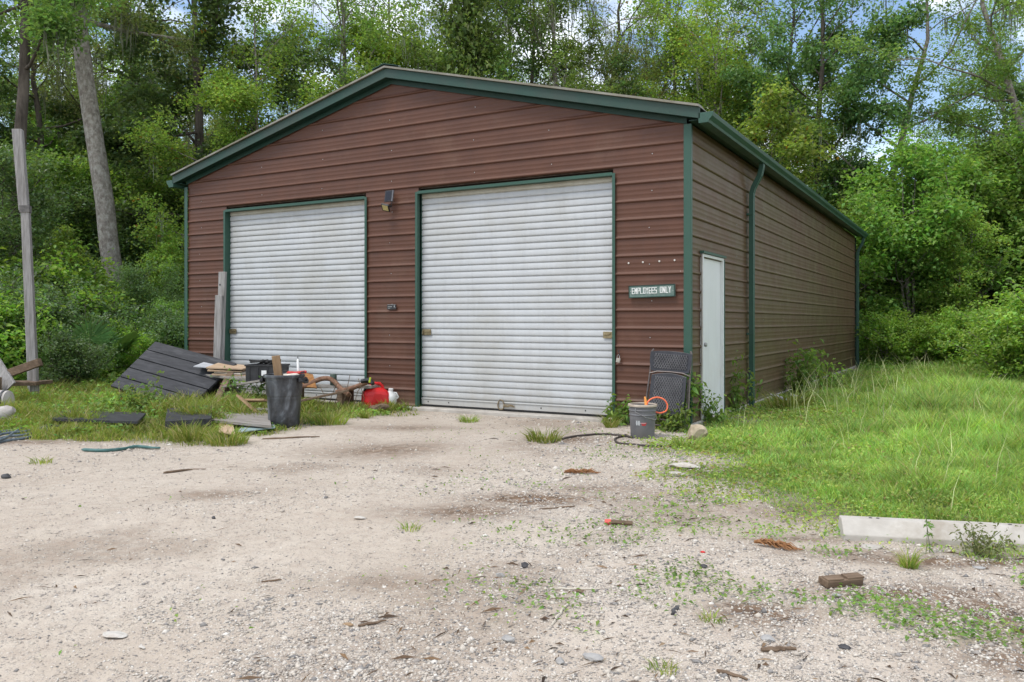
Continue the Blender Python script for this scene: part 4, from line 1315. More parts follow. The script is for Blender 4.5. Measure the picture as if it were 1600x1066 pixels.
tuft(1440, 770, 1, .9, 'taller grass tuft standing in the lawn behind the wheel stop')
tuft(1075, 700, 0, 1.1, 'grass tuft beside the tan rock near the chair')
tuft(640, 828, 3, .9, 'flat sparse grass tuft in the middle of the gravel lot')
tuft(1230, 640, 2, 1.1, 'tall grass clump near the downspout')

# ---- leafy plants one can point to
def leafy_plant(name, seed, n, h, r, leaf, mat, label, loc, stems=7, cat='plant', aspect=.5, up=.9, group=None):
    rg = np.random.default_rng(seed)
    t = thing(name, label, cat, (loc[0], loc[1], g1(*loc)), group=group)
    br = []; pts = []
    for i in range(stems):
        a = rg.random() * 6.28; q = r * rg.uniform(.3, 1)
        P, rad = limb((rg.normal() * .03, rg.normal() * .03, -.02), (math.cos(a) * q / h, math.sin(a) * q / h, 1), h * rg.uniform(.6, 1.1), .008 * h + .002, .002, 6, rg, .1, 0)
        rad = rad * (.45 if stems == 2 else .8); br.append((P, rad, 4)); pts.append(P[1:])
    V, Fc = tubes_np(br); link('stems', mesh_np('stems', V, Fc), LEAF_OLIVE, t)
    pp = np.concatenate(pts); ids = rg.integers(0, len(pp), n)
    V, Fc = leaf_arrays(pp[ids] + rg.normal(size=(n, 3)) * r * .16, leaf, rg, up=up, aspect=aspect, droop=.35)
    link('leaves', mesh_np('leaves', V, Fc), mat, t)
    return t
leafy_plant('leafy_weed', 93, 300, .34, .32, .06, LEAF_BRIGHT, 'spreading weed over the feet of the leaning folding chair', G(1048, 674), 9)
leafy_plant('leafy_weed', 80, 420, .62, .34, .085, LEAF_BRIGHT, 'leafy green weed growing up in front of the leaning folding chair', G(1062, 668))
leafy_plant('leafy_weed', 81, 300, .34, .28, .07, LEAF_BRIGHT, 'low leafy weed between the roll-up door and the grey bucket', G(965, 664))
leafy_plant('leafy_weed', 82, 380, .9, .5, .10, LEAF_BRIGHT, 'tall leafy weed against the shed wall beyond the downspout', at(1245, 14.6), 9)
leafy_plant('leafy_weed', 83, 300, .75, .5, .085, LEAF_YEL, 'yellow-green weed clump leaning from the long side wall of the shed', at(1285, 15.8), 9)
leafy_plant('leafy_weed', 88, 300, .75, .4, .07, LEAF_BRIGHT, 'slender weed growing at the foot of the downspout', at(1150, 11.6), 7, up=.7)
leafy_plant('leafy_weed', 90, 260, .36, .30, .06, LEAF_BRIGHT, 'low leafy weed behind the grey bucket, under the orange cord', G(1030, 668))
leafy_plant('leafy_weed', 91, 260, .42, .30, .065, LEAF_BRIGHT, 'leafy weed at the bottom of the white side door', G(1112, 662))
leafy_plant('leafy_weed', 92, 300, .45, .40, .06, LEAF_YEL, 'yellowish leafy weed in front of the tilted black panel', G(185, 650))
leafy_plant('small_shrub', 84, 520, .20, .17, .022, LEAF_OLIVE, 'small grey-green bushy weed against the concrete wheel stop', G(1535, 872), 14)
leafy_plant('seedling', 85, 40, .30, .04, .03, LEAF_MID, 'thin upright seedling in front of the concrete wheel stop', G(1455, 868), 2)
leafy_plant('leafy_weed', 86, 300, .5, .35, .07, LEAF_MID, 'leafy weed hiding the lower edge of the tilted black panel', G(225, 648), 8)
leafy_plant('leafy_weed', 87, 340, .55, .45, .06, LEAF_MID, 'dark leafy weed growing between the trash can and the black panel', G(385, 640), 9)

# ---- palmetto
def palmetto(loc, seed, s):
    rg = np.random.default_rng(seed)
    t = thing('palmetto', 'fan-leaved palmetto growing in the undergrowth behind the black tilted panel', 'palm', (loc[0], loc[1], g1(*loc)))
    pm = leafmat('palmetto_leaf', (.10, .19, .065), trans=.25, hue=.01, val=.2)
    for i in range(9):
        a = i * 2.4 + rg.random() * .5; el = R_(rg.uniform(25, 75)); Lp = s * rg.uniform(.6, 1.0)
        d = np.array([math.cos(a) * math.cos(el), math.sin(a) * math.cos(el), math.sin(el)])
        tip = d * Lp
        u = np.cross(d, (0, 0, 1)); u /= np.linalg.norm(u); nrm = np.cross(u, d)
        V, Fc = tubes_np([(np.array([[0, 0, 0], tip * .5, tip]), np.array([.012, .01, .008]), 5)])
        f = link('frond', mesh_np('frond', V, Fc), pm, t)
        vs = []; fs = []
        for k in range(19):
            q = R_(-105 + k * 210 / 18)
            e = d * math.cos(q) + u * math.sin(q); Lb = s * .62 * (.75 + .25 * math.cos(q)); w_ = np.cross(e, nrm) * .018 * s * 1.4
            m_ = tip + e * Lb * .5 + nrm * .02; en = tip + e * Lb - np.array([0, 0, .12 * s])
            o = len(vs); vs += [tip, m_ - w_, en, m_ + w_]; fs += [(o, o + 1, o + 2), (o, o + 2, o + 3)]
        link('fan', mesh_np('fan', np.array(vs), np.array(fs)), pm, f)
    return t
palmetto(at(135, 15.8), 4, 1.0)
# ================================================================== THINGS ON THE GROUND
WOOD_GREY = pmat('weathered_grey_wood', (.22, .21, .20), (.36, .345, .33), 7, .85, .5, .004, stretch=(6, 6, .5), dirt=(.14, .125, .11), dlo=.5, dhi=.75, dscale=3, spec=.2)
WOOD_GREY_H = pmat('weathered_grey_board', (.20, .18, .16), (.34, .315, .285), 7, .85, .5, .004, stretch=(.6, 6, 6), dirt=(.12, .10, .08), dlo=.5, dhi=.75, dscale=3, spec=.2)
WOOD_TAN = pmat('raw_tan_wood', (.24, .155, .085), (.36, .25, .15), 7, .8, .4, .003, stretch=(6, 6, .6), dirt=(.16, .10, .06), dlo=.5, dhi=.75, spec=.2)
WOOD_BROWN = pmat('old_brown_wood', (.11, .075, .05), (.22, .155, .105), 8, .85, .5, .004, stretch=(.8, 5, 5), dirt=(.06, .045, .03), dlo=.5, dhi=.75, spec=.2)
CARD = pmat('tan_cardboard', (.40, .28, .18), (.52, .39, .27), 5, .85, .2, .002, dirt=(.30, .22, .15), dlo=.5, dhi=.75, spec=.15)
PALE = pmat('pale_paper', (.55, .50, .42), (.68, .63, .55), 6, .8, .2, .003, spec=.2)
CHAR = pmat('charcoal_composite_board', (.022, .022, .025), (.045, .045, .05), 4, .62, .35, .003, stretch=(1, 6, 6), dirt=(.10, .10, .105), dlo=.55, dhi=.85, dscale=1.6, spec=.35)
RUST = pmat('rusty_pipe', (.13, .065, .04), (.24, .14, .09), 18, .85, .4, .003, dirt=(.20, .17, .14), dlo=.55, dhi=.8, dscale=6, spec=.25)
WHITEP = pmat('white_plastic', (.66, .66, .64), (.76, .76, .74), 10, .4, .05)
REDP = pmat('red_plastic', (.52, .012, .014), (.62, .022, .022), 6, .36, .05, dirt=(.36, .05, .04), dlo=.6, dhi=.85)
DEAD = pmat('dead_frond', (.20, .085, .03), (.34, .17, .07), 20, .85, .4, .003, stretch=(1, 6, 6))

def spline(P, n=5):
    P = [Vector(p) for p in P]; out_ = []
    for k in range(len(P) - 1):
        a, b_, c, d = P[max(0, k - 1)], P[k], P[k + 1], P[min(len(P) - 1, k + 2)]
        for i in range(n):
            f = i / n
            out_.append(.5 * (2 * b_ + (c - a) * f + (2 * a - 5 * b_ + 4 * c - d) * f * f + (3 * b_ - a - 3 * c + d) * f ** 3))
    return out_ + [P[-1]]

def P3(px, py, Z):
    """a point seen at (px,py) and Z metres ahead"""
    x, y = at(px, Z)
    return Vector((x, y, EYE - (py - 503) / 1286 * Z))

# ---- trash can
cx, cy = G(444, 668)
tcn = thing('trash_can', 'dented black plastic trash can standing in the grass with a tan plank sticking out', 'trash can', (cx, cy, g1(cx, cy)))
def canmat():
    m = M('scuffed_black_bin_plastic'); v = m.coord('Object')
    a = m.noise(m.coord('Object', (1.2, 1.2, .7)), 3.2, 6, .6, 1.2)
    c = m.ramp(a, [(.36, (.018, .018, .02)), (.52, (.055, .06, .068)), (.62, (.15, .165, .18)), (.75, (.05, .052, .06))])
    c = m.mix(m.ramp(m.noise(v, 40, 4), [(.5, 0), (.75, .5)]), c, (.09, .085, .08))
    m.col(c); m.b.inputs['Roughness'].default_value = .42; m.b.inputs['Specular IOR Level'].default_value = .5
    m.bump(m.noise(v, 9, 4), .25, .02); return m.m
CANM = canmat()
b = B()
b.lathe([(.0, .004), (.165, .0), (.178, .015), (.188, .12), (.192, .20), (.198, .28), (.2, .375), (.208, .385), (.212, .40), (.218, .50), (.226, .60), (.229, .625), (.222, .625), (.210, .50), (.192, .25), (.17, .03), (0, .03)], 44, wob=.012, seed=3)
b.obj('body', CANM, tcn, smooth=True)
b = B(); b.lathe([(.226, .598), (.245, .602), (.250, .618), (.247, .634), (.236, .640), (.226, .632)], 44, wob=.010, seed=3); b.obj('rim', CANM, tcn, smooth=True)
for a in (198, 18):
    ca, sa = math.cos(R_(a)), math.sin(R_(a))
    b = B(); pts = [(ca * .235 - sa * q, sa * .235 + ca * q, z) for q, z in ((-.075, .60),)]
    pts = []
    for q, o_, z in ((-.085, 0, .60), (-.08, .035, .565), (-.04, .05, .545), (.04, .05, .545), (.08, .035, .565), (.085, 0, .60)):
        pts.append((ca * (.236 + o_) - sa * q, sa * (.236 + o_) + ca * q, z))
    b.tube(pts, .013, 8); b.obj('handle', BLACKP, tcn, smooth=True)
    b = B(); b.box((ca * .247, sa * .247, .575), (.03, .19, .05), (0, 0, R_(a))); b.obj('handle_mount', BLACKP, tcn, bevel=.006)
z0 = g1(cx, cy)
b = B(); b.slab([(-.20, -.10, .55), (.17, -.12, .56), (.19, .12, .57), (-.18, .13, .55)], .05)
tag(b.obj('trash_fill', CARD, None, (cx, cy, z0)), 'brown cardboard scraps filling the trash can', 'scrap')
b = B(); b.box((0, 0, 0), (.095, .036, .42)); o = b.obj('plank', WOOD_TAN, None, (cx - .08, cy - .02, z0 + .655), (R_(6), R_(-6), YAW), bevel=.003)
tag(o, 'short tan plank standing up out of the trash can', 'plank')
me = rock_mesh('crumpled_paper', 5, (.28, .17, .12), 3, .3); me.materials.append(PALE)
o = link('crumpled_paper', me, None, None, (cx + .11, cy + .03, z0 + .615), (0, 0, .5)); tag(o, 'crumpled cream paper heaped on top of the trash can', 'paper')
t = thing('caulk_gun', 'red and black caulking gun with a white tube lying across the trash can', 'caulking gun', (cx + .17, cy + .06, z0 + .66), (0, R_(-12), YAW))
b = B(); b.tube([(-.13, 0, .03), (-.02, 0, .0), (.10, 0, -.01)], .018, 8); b.obj('frame', pmat('red_enamel', (.45, .03, .03), (.55, .05, .04), 20, .4, .05), t, smooth=True)
b = B(); b.tube([(.0, .02, .02), (.02, .03, .15), (.024, .033, .17)], [.016, .015, .004], 10); b.obj('white_tube', WHITEP, t, smooth=True)
b = B(); b.box((-.15, 0, .045), (.06, .03, .025), (0, R_(20), 0)); b.tube([(.024, .033, .165), (.028, .035, .20)], [.007, .003], 6); b.box((.06, -.01, -.005), (.05, .04, .02)); b.obj('trigger', BLACKP, t)

# ---- low bench by the wall, its boards and what lies on it
def P3z(px, z, Z):
    x, y = at(px, Z); return Vector((x, y, z))
bn = thing('low_bench', 'low rough bench of grey boards running along the front of the smaller roll-up door', 'bench', (0, 0, 0))
def board(b, a, c, wd, t):
    a, c = Vector(a), Vector(c); d = (c - a).normalized(); s = Vector((-d.y, d.x, 0)).normalized() * wd / 2; up = Vector((0, 0, t))
    b.hexa([a - s, c - s, c + s, a + s, a - s + up, c - s + up, c + s + up, a + s + up])
b = B(); board(b, P3z(338, .44, 13.0), P3z(440, .40, 12.0), .55, .035); b.obj('bench_board', WOOD_GREY_H, bn, bevel=.004)
b = B(); board(b, P3z(452, .30, 12.3), P3z(586, .32, 11.95), .26, .04); b.obj('bench_board', WOOD_GREY_H, bn, bevel=.004)
for px, Z, h in ((350, 12.9, .43), (432, 12.15, .39), (462, 12.3, .30), (540, 12.1, .30)):
    x, y = at(px, Z); B().box((x, y, h / 2), (.09, .30, h), (0, 0, .1)).obj('leg', WOOD_BROWN, bn, bevel=.004)
# cardboard sheets
t = thing('cardboard_stack', 'stack of flattened tan cardboard sheets lying on the bench behind the black panel', 'cardboard', tuple(P3z(366, .47, 12.75)), (0, 0, YAW))
for i, (dx, dy, w_, l_, r, z) in enumerate([(-.02, 0, .50, .55, .1, 0), (.0, .03, .44, .5, -.1, .028), (-.10, .02, .5, .5, .15, .06), (-.06, .0, .56, .48, -.05, .10)]):
    b = B(); n = 5
    b.hexa([(dx - w_ / 2, dy - l_ / 2, z), (dx + w_ / 2, dy - l_ / 2, z - .02), (dx + w_ / 2, dy + l_ / 2, z), (dx - w_ / 2, dy + l_ / 2, z + .05), (dx - w_ / 2, dy - l_ / 2, z + .02), (dx + w_ / 2, dy - l_ / 2, z - .004), (dx + w_ / 2, dy + l_ / 2, z + .018), (dx - w_ / 2, dy + l_ / 2, z + .068)])
    b.obj('cardboard_sheet', [CARD, PALE, CARD, CARD][i], t, (0, 0, 0), (0, 0, r))
o = B().box((0, 0, 0), (.42, .5, .012)).obj('plastic_sheet', pmat('grey_white_sheet', (.42, .43, .45), (.52, .53, .55), 6, .5, .1), None, tuple(P3z(333, .60, 12.9)), (R_(6), R_(5), YAW)); tag(o, 'thin grey-white plastic sheet under the cardboard by the leaning post', 'sheet')
# black crate
ct = thing('black_crate', 'black plastic crate with a white label standing on the bench', 'crate', tuple(P3z(418, .42, 12.05)), (0, 0, YAW - .1))
b = B(); W_, D_, H_ = .52, .32, .24
for s in (-1, 1):
    b.box((0, s * D_ / 2, H_ / 2), (W_, .012, H_)); b.box((s * W_ / 2, 0, H_ / 2), (.012, D_ - .014, H_))
b.box((0, 0, .01), (W_ - .02, D_ - .02, .02)); b.obj('body', BLACKP, ct, bevel=.003)
b = B()
for s in (-1, 1):
    b.box((0, s * (D_ / 2 + .008), H_ - .012), (W_ + .03, .022, .024)); b.box((s * (W_ / 2 + .008), 0, H_ - .012), (.022, D_ - .01, .024))
for x in (-.2, -.07, .07, .2): b.box((x, -D_ / 2 - .01, H_ / 2 - .01), (.014, .012, H_ - .05))
b.obj('rim_and_ribs', BLACKP, ct, bevel=.003)
B().box((.02, -D_ / 2 - .0185, .12), (.075, .003, .075)).obj('label', WHITEP, ct)
b = B(); rr2 = random.Random(6)
for i in range(9): b.tube([(rr2.uniform(-.22, .22), rr2.uniform(-.1, .1), .2), (rr2.uniform(-.24, .24), rr2.uniform(-.12, .12), .27), (rr2.uniform(-.24, .24), rr2.uniform(-.12, .12), .24)], .012, 5)
tag(b.obj('cable_tangle', RUBBER, None, tuple(P3z(415, .45, 12.05)), (0, 0, YAW)), 'tangle of black cable heaped in the black crate', 'cable')
# pot beside crate
o = B().lathe([(.0, .0), (.075, 0), (.1, .17), (.108, .17), (.108, .19), (.098, .19), (.07, .02), (0, .02)], 18).obj('plant_pot', BLACKP, None, tuple(P3z(440, .42, 12.15)), smooth=True); tag(o, 'black nursery pot beside the crate on the bench', 'plant pot')

# bent rusty pipe
pts = [P3(452, 606, 11.9), P3(478, 603, 12.0), P3(492, 596, 12.05), P3(503, 592, 12.05), P3(515, 592, 12.0), P3(524, 598, 11.95), P3(533, 608, 11.85), P3(545, 617, 11.75)]
b = B(); b.tube(spline(pts, 4), .036, 10); o = b.obj('bent_pipe', RUST, smooth=True); tag(o, 'bent rusty exhaust pipe arching over the bench board', 'pipe')
b = B(); b.tube([P3(525, 613, 11.8), P3(552, 606, 11.8), P3(573, 598, 11.8)], .034, 10); o = b.obj('straight_pipe', RUST, smooth=True); tag(o, 'straight rusty pipe pointing at the red gas can', 'pipe')
b = B(); b.tube([P3(565, 596, 11.7), P3(577, 594, 11.65), P3(583, 600, 11.6)], [.03, .04, .03], 8); o = b.obj('black_fitting', BLACKP, smooth=True); tag(o, 'black pipe fitting at the raised end of the straight pipe', 'fitting')
o = B().box(tuple(P3(578, 594, 11.55)), (.02, .02, .07), (0, .2, 0)).obj('neon_tag', pmat('neon_tag', (.45, .55, .04), (.5, .6, .06), 20, .5, 0)); tag(o, 'neon yellow tag beside the red gas can handle', 'tag')
b = B(); b.slab([P3(470, 603, 12.0), P3(495, 606, 11.9), P3(489, 585, 12.2), P3(472, 582, 12.3)], .02); o = b.obj('rusty_plate', pmat('orange_rust', (.20, .09, .03), (.34, .16, .05), 14, .85, .4)); tag(o, 'jagged orange rusty plate behind the trash can', 'plate')
o = B().lathe([(.0, 0), (.045, 0), (.048, .02), (.048, .16), (.04, .17), (.0, .172)], 16).obj('green_canister', pmat('dark_green_tin', (.03, .05, .035), (.05, .075, .055), 12, .5, .1), None, tuple(P3z(521, .345, 12.05)), smooth=True); tag(o, 'small dark green canister on the bench board', 'canister')
me = rock_mesh('root_lump', 9, (.3, .24, .1), 3, .5); me.materials.append(WOOD_BROWN); x, y = G(556, 650); o = link('root_lump', me, None, None, (x, y + .5, .08)); tag(o, 'brown rotting lump of wood beside the gas can', 'wood lump')
b = B(); 
for i in range(7):
    x, y = at(500 + i * 10, 11.7 - i * .02); b.tube([(x, y, 0), (x + .08, y + .03, .2 + .05 * (i % 3)), (x + .2 * (i % 2), y, .36 + .06 * (i % 4))], .006, 4)
tag(b.obj('dry_branches', WOOD_BROWN), 'bundle of dry twigs poking up behind the spiky grass', 'branches')

for a_, c_, wd_s, mt, lab in [(P3(338, 628, 11.9), P3(360, 585, 12.5), .10, WOOD_BROWN, 'dark brown board end jutting out beside the tilted panel'), (P3(352, 606, 12.2), P3(412, 596, 11.6), .09, WOOD_GREY_H, 'grey board lying under the bench among the weeds'),
                          (P3(470, 628, 11.5), P3(545, 612, 11.6), .07, WOOD_BROWN, 'brown board in the grass under the bent pipe'), (P3(318, 640, 11.3), P3(356, 622, 11.8), .05, WOOD_TAN, 'pale split lath lying against the tilted panel')]:
    b = B(); board(b, a_, c_, wd_s, .03); tag(b.obj('scrap_board', mt, bevel=.003), lab, 'board')
# ---- red gas can
cx, cy = G(587, 640); gc = thing('gas_can', 'red plastic gas can standing in the grass against the brown wall', 'gas can', (cx, cy, g1(cx, cy)), (0, 0, YAW + R_(25)))
b = B()
sec = [(-.19, .30), (-.12, .345), (.04, .345), (.19, .22)]
def gcs(z, w_, d_, dx=0, ch=.04):
    return [(-w_ + ch + dx, -d_, z), (w_ - ch + dx, -d_, z), (w_ + dx, -d_ + ch, z), (w_ + dx, d_ - ch, z), (w_ - ch + dx, d_, z), (-w_ + ch + dx, d_, z), (-w_ + dx, d_ - ch, z), (-w_ + dx, -d_ + ch, z)]
rings = [gcs(0, .175, .125), gcs(.02, .19, .135), gcs(.13, .192, .137), gcs(.22, .188, .132), gcs(.27, .17, .115, -.005), gcs(.305, .135, .085, -.015), gcs(.32, .10, .06, -.02)]
vs = [p for r in rings for p in r]; fs = [(i * 8 + k, i * 8 + (k + 1) % 8, (i + 1) * 8 + (k + 1) % 8, (i + 1) * 8 + k) for i in range(6) for k in range(8)] + [tuple(range(7, -1, -1)), tuple(range(48, 56))]
b.add(vs, fs); b.obj('body', REDP, gc, bevel=.012, seg=3)
b = B(); b.tube([(-.09, 0, .30), (-.07, 0, .355), (-.02, 0, .385), (.06, 0, .38), (.10, 0, .34), (.12, 0, .28)], .022, 10); b.obj('handle', REDP, gc, smooth=True)
b = B(); b.lathe([(.05, 0), (.05, .03), (.035, .035), (.03, .06), (.0, .065)], 14); b.obj('cap', BLACKP, gc, (-.125, 0, .285), (0, R_(-25), 0), smooth=True)
b = B()
for s in (-1, 1): b.prism([(-.12, .05), (.12, .05), (.05, .24), (-.05, .24)], s * .132, s * .1385)
b.obj('molded_panel', REDP, gc, bevel=.003)
x, y = G(606, 642); jg = thing('white_jug', 'white plastic jug lying behind the red gas can', 'jug', (x - .12, y + .2, .13), (R_(8), R_(6), .6))
B().lathe([(0, -.13), (.08, -.13), (.098, -.11), (.10, .06), (.08, .10), (.035, .135), (.03, .15), (0, .15)], 20).obj('body', WHITEP, jg, smooth=True)
B().lathe([(.034, .148), (.034, .175), (0, .178)], 14).obj('cap', WHITEP, jg, smooth=True)
B().tube([(.095, 0, .03), (.12, 0, .06), (.08, 0, .12), (.045, 0, .12)], .012, 8).obj('handle', WHITEP, jg, smooth=True)

# ---- tilted black panel of five boards
A0 = P3z(292, .03, 11.9); A1 = P3(172, 603, 12.9); C1 = P3(243, 533, 13.9); C0 = P3(370, 567, 12.9)
tp = thing('tilted_panel', 'large charcoal panel of five boards propped on the debris with its upper edge raised', 'panel', tuple(A0))
for i in range(5):
    g = .008
    t0, t1 = i / 5 + g, (i + 1) / 5 - g
    l0, l1 = A1.lerp(C1, t0), A1.lerp(C1, t1); r0, r1 = A0.lerp(C0, t0), A0.lerp(C0, t1)
    B().slab([l0 - A0, r0 - A0, r1 - A0, l1 - A0], .035).obj('board', CHAR, tp, bevel=.005)
b = B()
for t in (.12, .5, .88):
    a, c = A1.lerp(A0, t), C1.lerp(C0, t); n = (A0 - A1).cross(C1 - A1).normalized()
    s = (A0 - A1).normalized() * .05
    q = [a - s - n * .04 - A0, a + s - n * .04 - A0, c + s - n * .04 - A0, c - s - n * .04 - A0]
    b.slab(q, .04)
b.obj('batten', WOOD_BROWN, tp)
# props beneath: log and dark bags
me = rock_mesh('rubble_mound', 12, (1.5, 1.1, .9), 3, .4); me.materials.append(pmat('dark_rubbish', (.02, .02, .018), (.06, .05, .04), 9, .8, .4)); x, y = at(318, 13.0); o = link('rubbish_heap', me, None, None, (x, y, .05)); tag(o, 'dark heap of rubbish holding up the tilted black panel', 'rubbish heap')

# ---- flat black panels on the ground
def ground_plate(name, pix, t, lift, mat, label, cat, curl=0):
    pts = []
    for i, (px, py) in enumerate(pix):
        x, y = G(px, py, lift); pts.append((x, y, g1(x, y) + lift + curl * (i % 2)))
    n = len(pts); b = B()
    b.add([(p[0], p[1], p[2] - t) for p in pts] + pts, [tuple(range(n - 1, -1, -1)), tuple(range(n, 2 * n))] + [(i, (i + 1) % n, n + (i + 1) % n, n + i) for i in range(n)])
    o = b.obj(name, mat); return tag(o, label, cat)
ground_plate('black_sheet', [(57, 664), (130, 670), (205, 664), (206, 646), (100, 646)], .04, .06, CHAR, 'long black sheet lying flat in the weeds nearest the hose bundle', 'sheet', .01)
ground_plate('black_board', [(82, 657), (215, 659), (228, 645), (100, 644)], .03, .12, CHAR, 'black board stacked on top of the flat black sheet', 'board', .012)
ground_plate('black_edge_board', [(258, 656), (330, 652), (332, 634), (262, 638)], .10, .16, CHAR, 'thick black board in front of the foot of the tilted panel', 'board')
ground_plate('grey_board', [(325, 655), (424, 664), (418, 640), (336, 636)], .03, .10, WOOD_GREY_H, 'wide grey weathered board lying flat beside the trash can', 'board')
ground_plate('teal_sheet', [(372, 672), (430, 668), (425, 655), (385, 657)], .012, .05, pmat('pale_teal_sheet', (.22, .32, .32), (.36, .44, .44), 5, .45, .15), 'pale teal sheet lying at the foot of the trash can', 'sheet')
ground_plate('torn_cardboard', [(340, 672), (368, 676), (362, 655), (345, 654)], .008, .06, CARD, 'torn tan cardboard lying by the gravel edge', 'cardboard')
for pa, pb, lab in [((372, 622), (402, 648), 'split tan wood offcut leaning by the trash can'), ((385, 629), (415, 628), 'thin pale wood offcut above the grey board')]:
    a = P3(*pa, 10.9); c = P3(*pb, 10.6); b = B(); d = (c - a).normalized(); s = d.cross(Vector((0, 0, 1))).normalized() * .03; b.slab([a - s, c - s, c + s + Vector((0, 0, .02)), a + s + Vector((0, 0, .03))], .025)
    tag(b.obj('wood_offcut', WOOD_TAN), lab, 'wood offcut')
# leaning timber by the wall
lt = thing('leaning_plank', 'grey weathered timber of two lapped pieces leaning on the door trim by the shed corner', 'timber', (-8.14, -.13, 0), (R_(-1.6), R_(.5), 0))
B().box((.01, .035, 1.06), (.155, .045, 2.14)).obj('long_piece', WOOD_GREY, lt, bevel=.005)
B().box((-.006, -.012, .86), (.165, .04, 1.74)).obj('front_piece', WOOD_GREY, lt, bevel=.006)
B().lathe([(.016, 0), (.017, .004), (.0, .003)], 10).obj('bolt_hole', BLACKP, lt, (-.02, .0115, 1.91), (R_(90), 0, 0))
# tall grey pole
a, c = P3(54, 594, 13.0), P3(28, 203, 13.0); a.z = -.1
po = thing('timber_post', 'tall leaning grey timber post spliced halfway, standing alone at the wood edge', 'post', tuple(a))
ctr = a.lerp(P3(40, 325, 13.0), 1.0)
b = B(); b.tube([Vector((0, 0, 0)), (ctr - a) * .5, ctr - a], [.098, .09, .082], 4); o = b.obj('lower_timber', WOOD_GREY, po, bevel=.008)
b = B(); b.tube([(ctr - a) * .985 + Vector((-.012, -.012, 0)), c - a + Vector((-.0, 0, 0))], [.094, .098], 4); b.obj('upper_timber', WOOD_GREY, po, bevel=.008)
b = B(); b.tube([(ctr - a) * .975, (ctr - a) * 1.01], [.099, .099], 4); b.obj('splice_band', pmat('dark_wire_band', (.10, .095, .09), (.16, .15, .14), 20, .7, .2), po)

# ---- broken bench / wooden seat at the edge
bs = thing('broken_bench', 'broken wooden bench tipped over beside the timber post', 'bench', (0, 0, 0))
def stick(name, a, c, wd, th_, mat, par):
    d = (c - a).normalized(); s = Vector((RT[0], RT[1], 0)); up = Vector((0, 0, 1))
    s = d.cross(Vector((FW[0], FW[1], 0))).normalized() * wd / 2; f = Vector((FW[0], FW[1], 0)) * th_
    b = B(); b.hexa([a - s, c - s, c - s + f, a - s + f, a + s, c + s, c + s + f, a + s + f]); return b.obj(name, mat, par, bevel=.005)
stick('arm_board', P3(8, 585, 11.6), P3(60, 566, 11.7), .11, .10, WOOD_BROWN, bs)
stick('seat_board', P3(-6, 601, 11.5), P3(56, 600, 11.9), .05, .45, WOOD_BROWN, bs)
stick('back_board', P3(-14, 562, 11.7), P3(14, 606, 11.5), .20, .05, WOOD_GREY, bs)
stick('leg', P3(50, 566, 12.0), P3(52, 612, 12.0), .10, .08, WOOD_GREY, bs)
stick('leg', P3(-8, 590, 11.4), P3(-8, 640, 11.4), .10, .08, WOOD_BROWN, bs)
# pale rolls / logs
DRIFT = pmat('pale_driftwood', (.34, .31, .28), (.50, .47, .44), 5, .85, .4, .006, dirt=(.24, .21, .18), dlo=.5, dhi=.75)
lg = thing('pale_log', 'fat pale log with a dark strap round its end, behind the black sheets', 'log', (0, 0, 0))
pa, pb = P3(-40, 632, 10.7), P3(14, 626, 10.7); B().tube([pa, pa.lerp(pb, .5) + Vector((0, 0, .02)), pb, pb + (pb - pa) * .05], [.15, .15, .13, .07], 14).obj('log_body', DRIFT, lg, smooth=True)
d = (pb - pa).normalized(); B().tube([pb - d * .05, pb - d * .02], [.143, .142], 14).obj('strap', BLACKP, lg, smooth=True)
for pts, r, lab in [([(-40, 655), (12, 645), (22, 640)], .10, 'curved pale driftwood branch under the strapped log'), ([(-40, 660), (0, 655), (30, 661), (42, 668)], .085, 'low pale driftwood stem ending in the weeds')]:
    b = B(); q = [P3(px, py, 10.0) for px, py in pts]; b.tube(q, [r, r * .95] + [r * .7] * (len(q) - 3) + [r * .35], 10); tag(b.obj('driftwood', DRIFT, smooth=True), lab, 'driftwood')
me = rock_mesh('pale_scrap', 31, (.35, .2, .05), 2); me.materials.append(PALE); x, y = G(94, 634); tag(link('pale_scrap', me, None, None, (x, y, .06)), 'pale flat scrap lying in the weeds behind the black sheet', 'scrap')

# ---- hoses
HOSE_B = pmat('blue_grey_hose', (.075, .10, .12), (.15, .19, .21), 20, .5, .1)
HOSE_T = pmat('teal_hose', (.035, .11, .10), (.08, .17, .16), 20, .5, .1)
HOSE_K = pmat('dark_brown_hose', (.03, .022, .018), (.07, .055, .045), 20, .6, .1)
def ground_path(pix, r, n=24, stack=0):
    P = [G(px, py) for px, py in pix]; out_ = []
    m = len(P)
    for i in range(n + 1):
        t = i / n * (m - 1); k = min(m - 2, int(t)); f = t - k
        p = [P[max(0, min(m - 1, k + q))] for q in (-1, 0, 1, 2)]
        c = [.5 * (2 * p[1][a] + (p[2][a] - p[0][a]) * f + (2 * p[0][a] - 5 * p[1][a] + 4 * p[2][a] - p[3][a]) * f * f + (3 * p[1][a] - p[0][a] - 3 * p[2][a] + p[3][a]) * f ** 3) for a in (0, 1)]
        out_.append((c[0], c[1], g1(*c) + r * .9 + stack))
    return out_
hb = thing('hose_bundle', 'bundle of blue-grey hoses trailing over the gravel edge beside the weeds', 'hose', (0, 0, 0))
for i in range(6):
    o_ = i * 3.1; b = B(); b.tube(ground_path([(-60, 708 - i * 4 + (i % 2) * 8), (0, 692 - o_ + (i == 5) * 16), (40, 686 - o_ * .8), (70, 677 - o_ * .35), (92 - i * 4, 671 + i * .6)], .014, 22, .012 * (i % 3)), .014, 7); b.obj('hose', HOSE_B, hb, smooth=True)
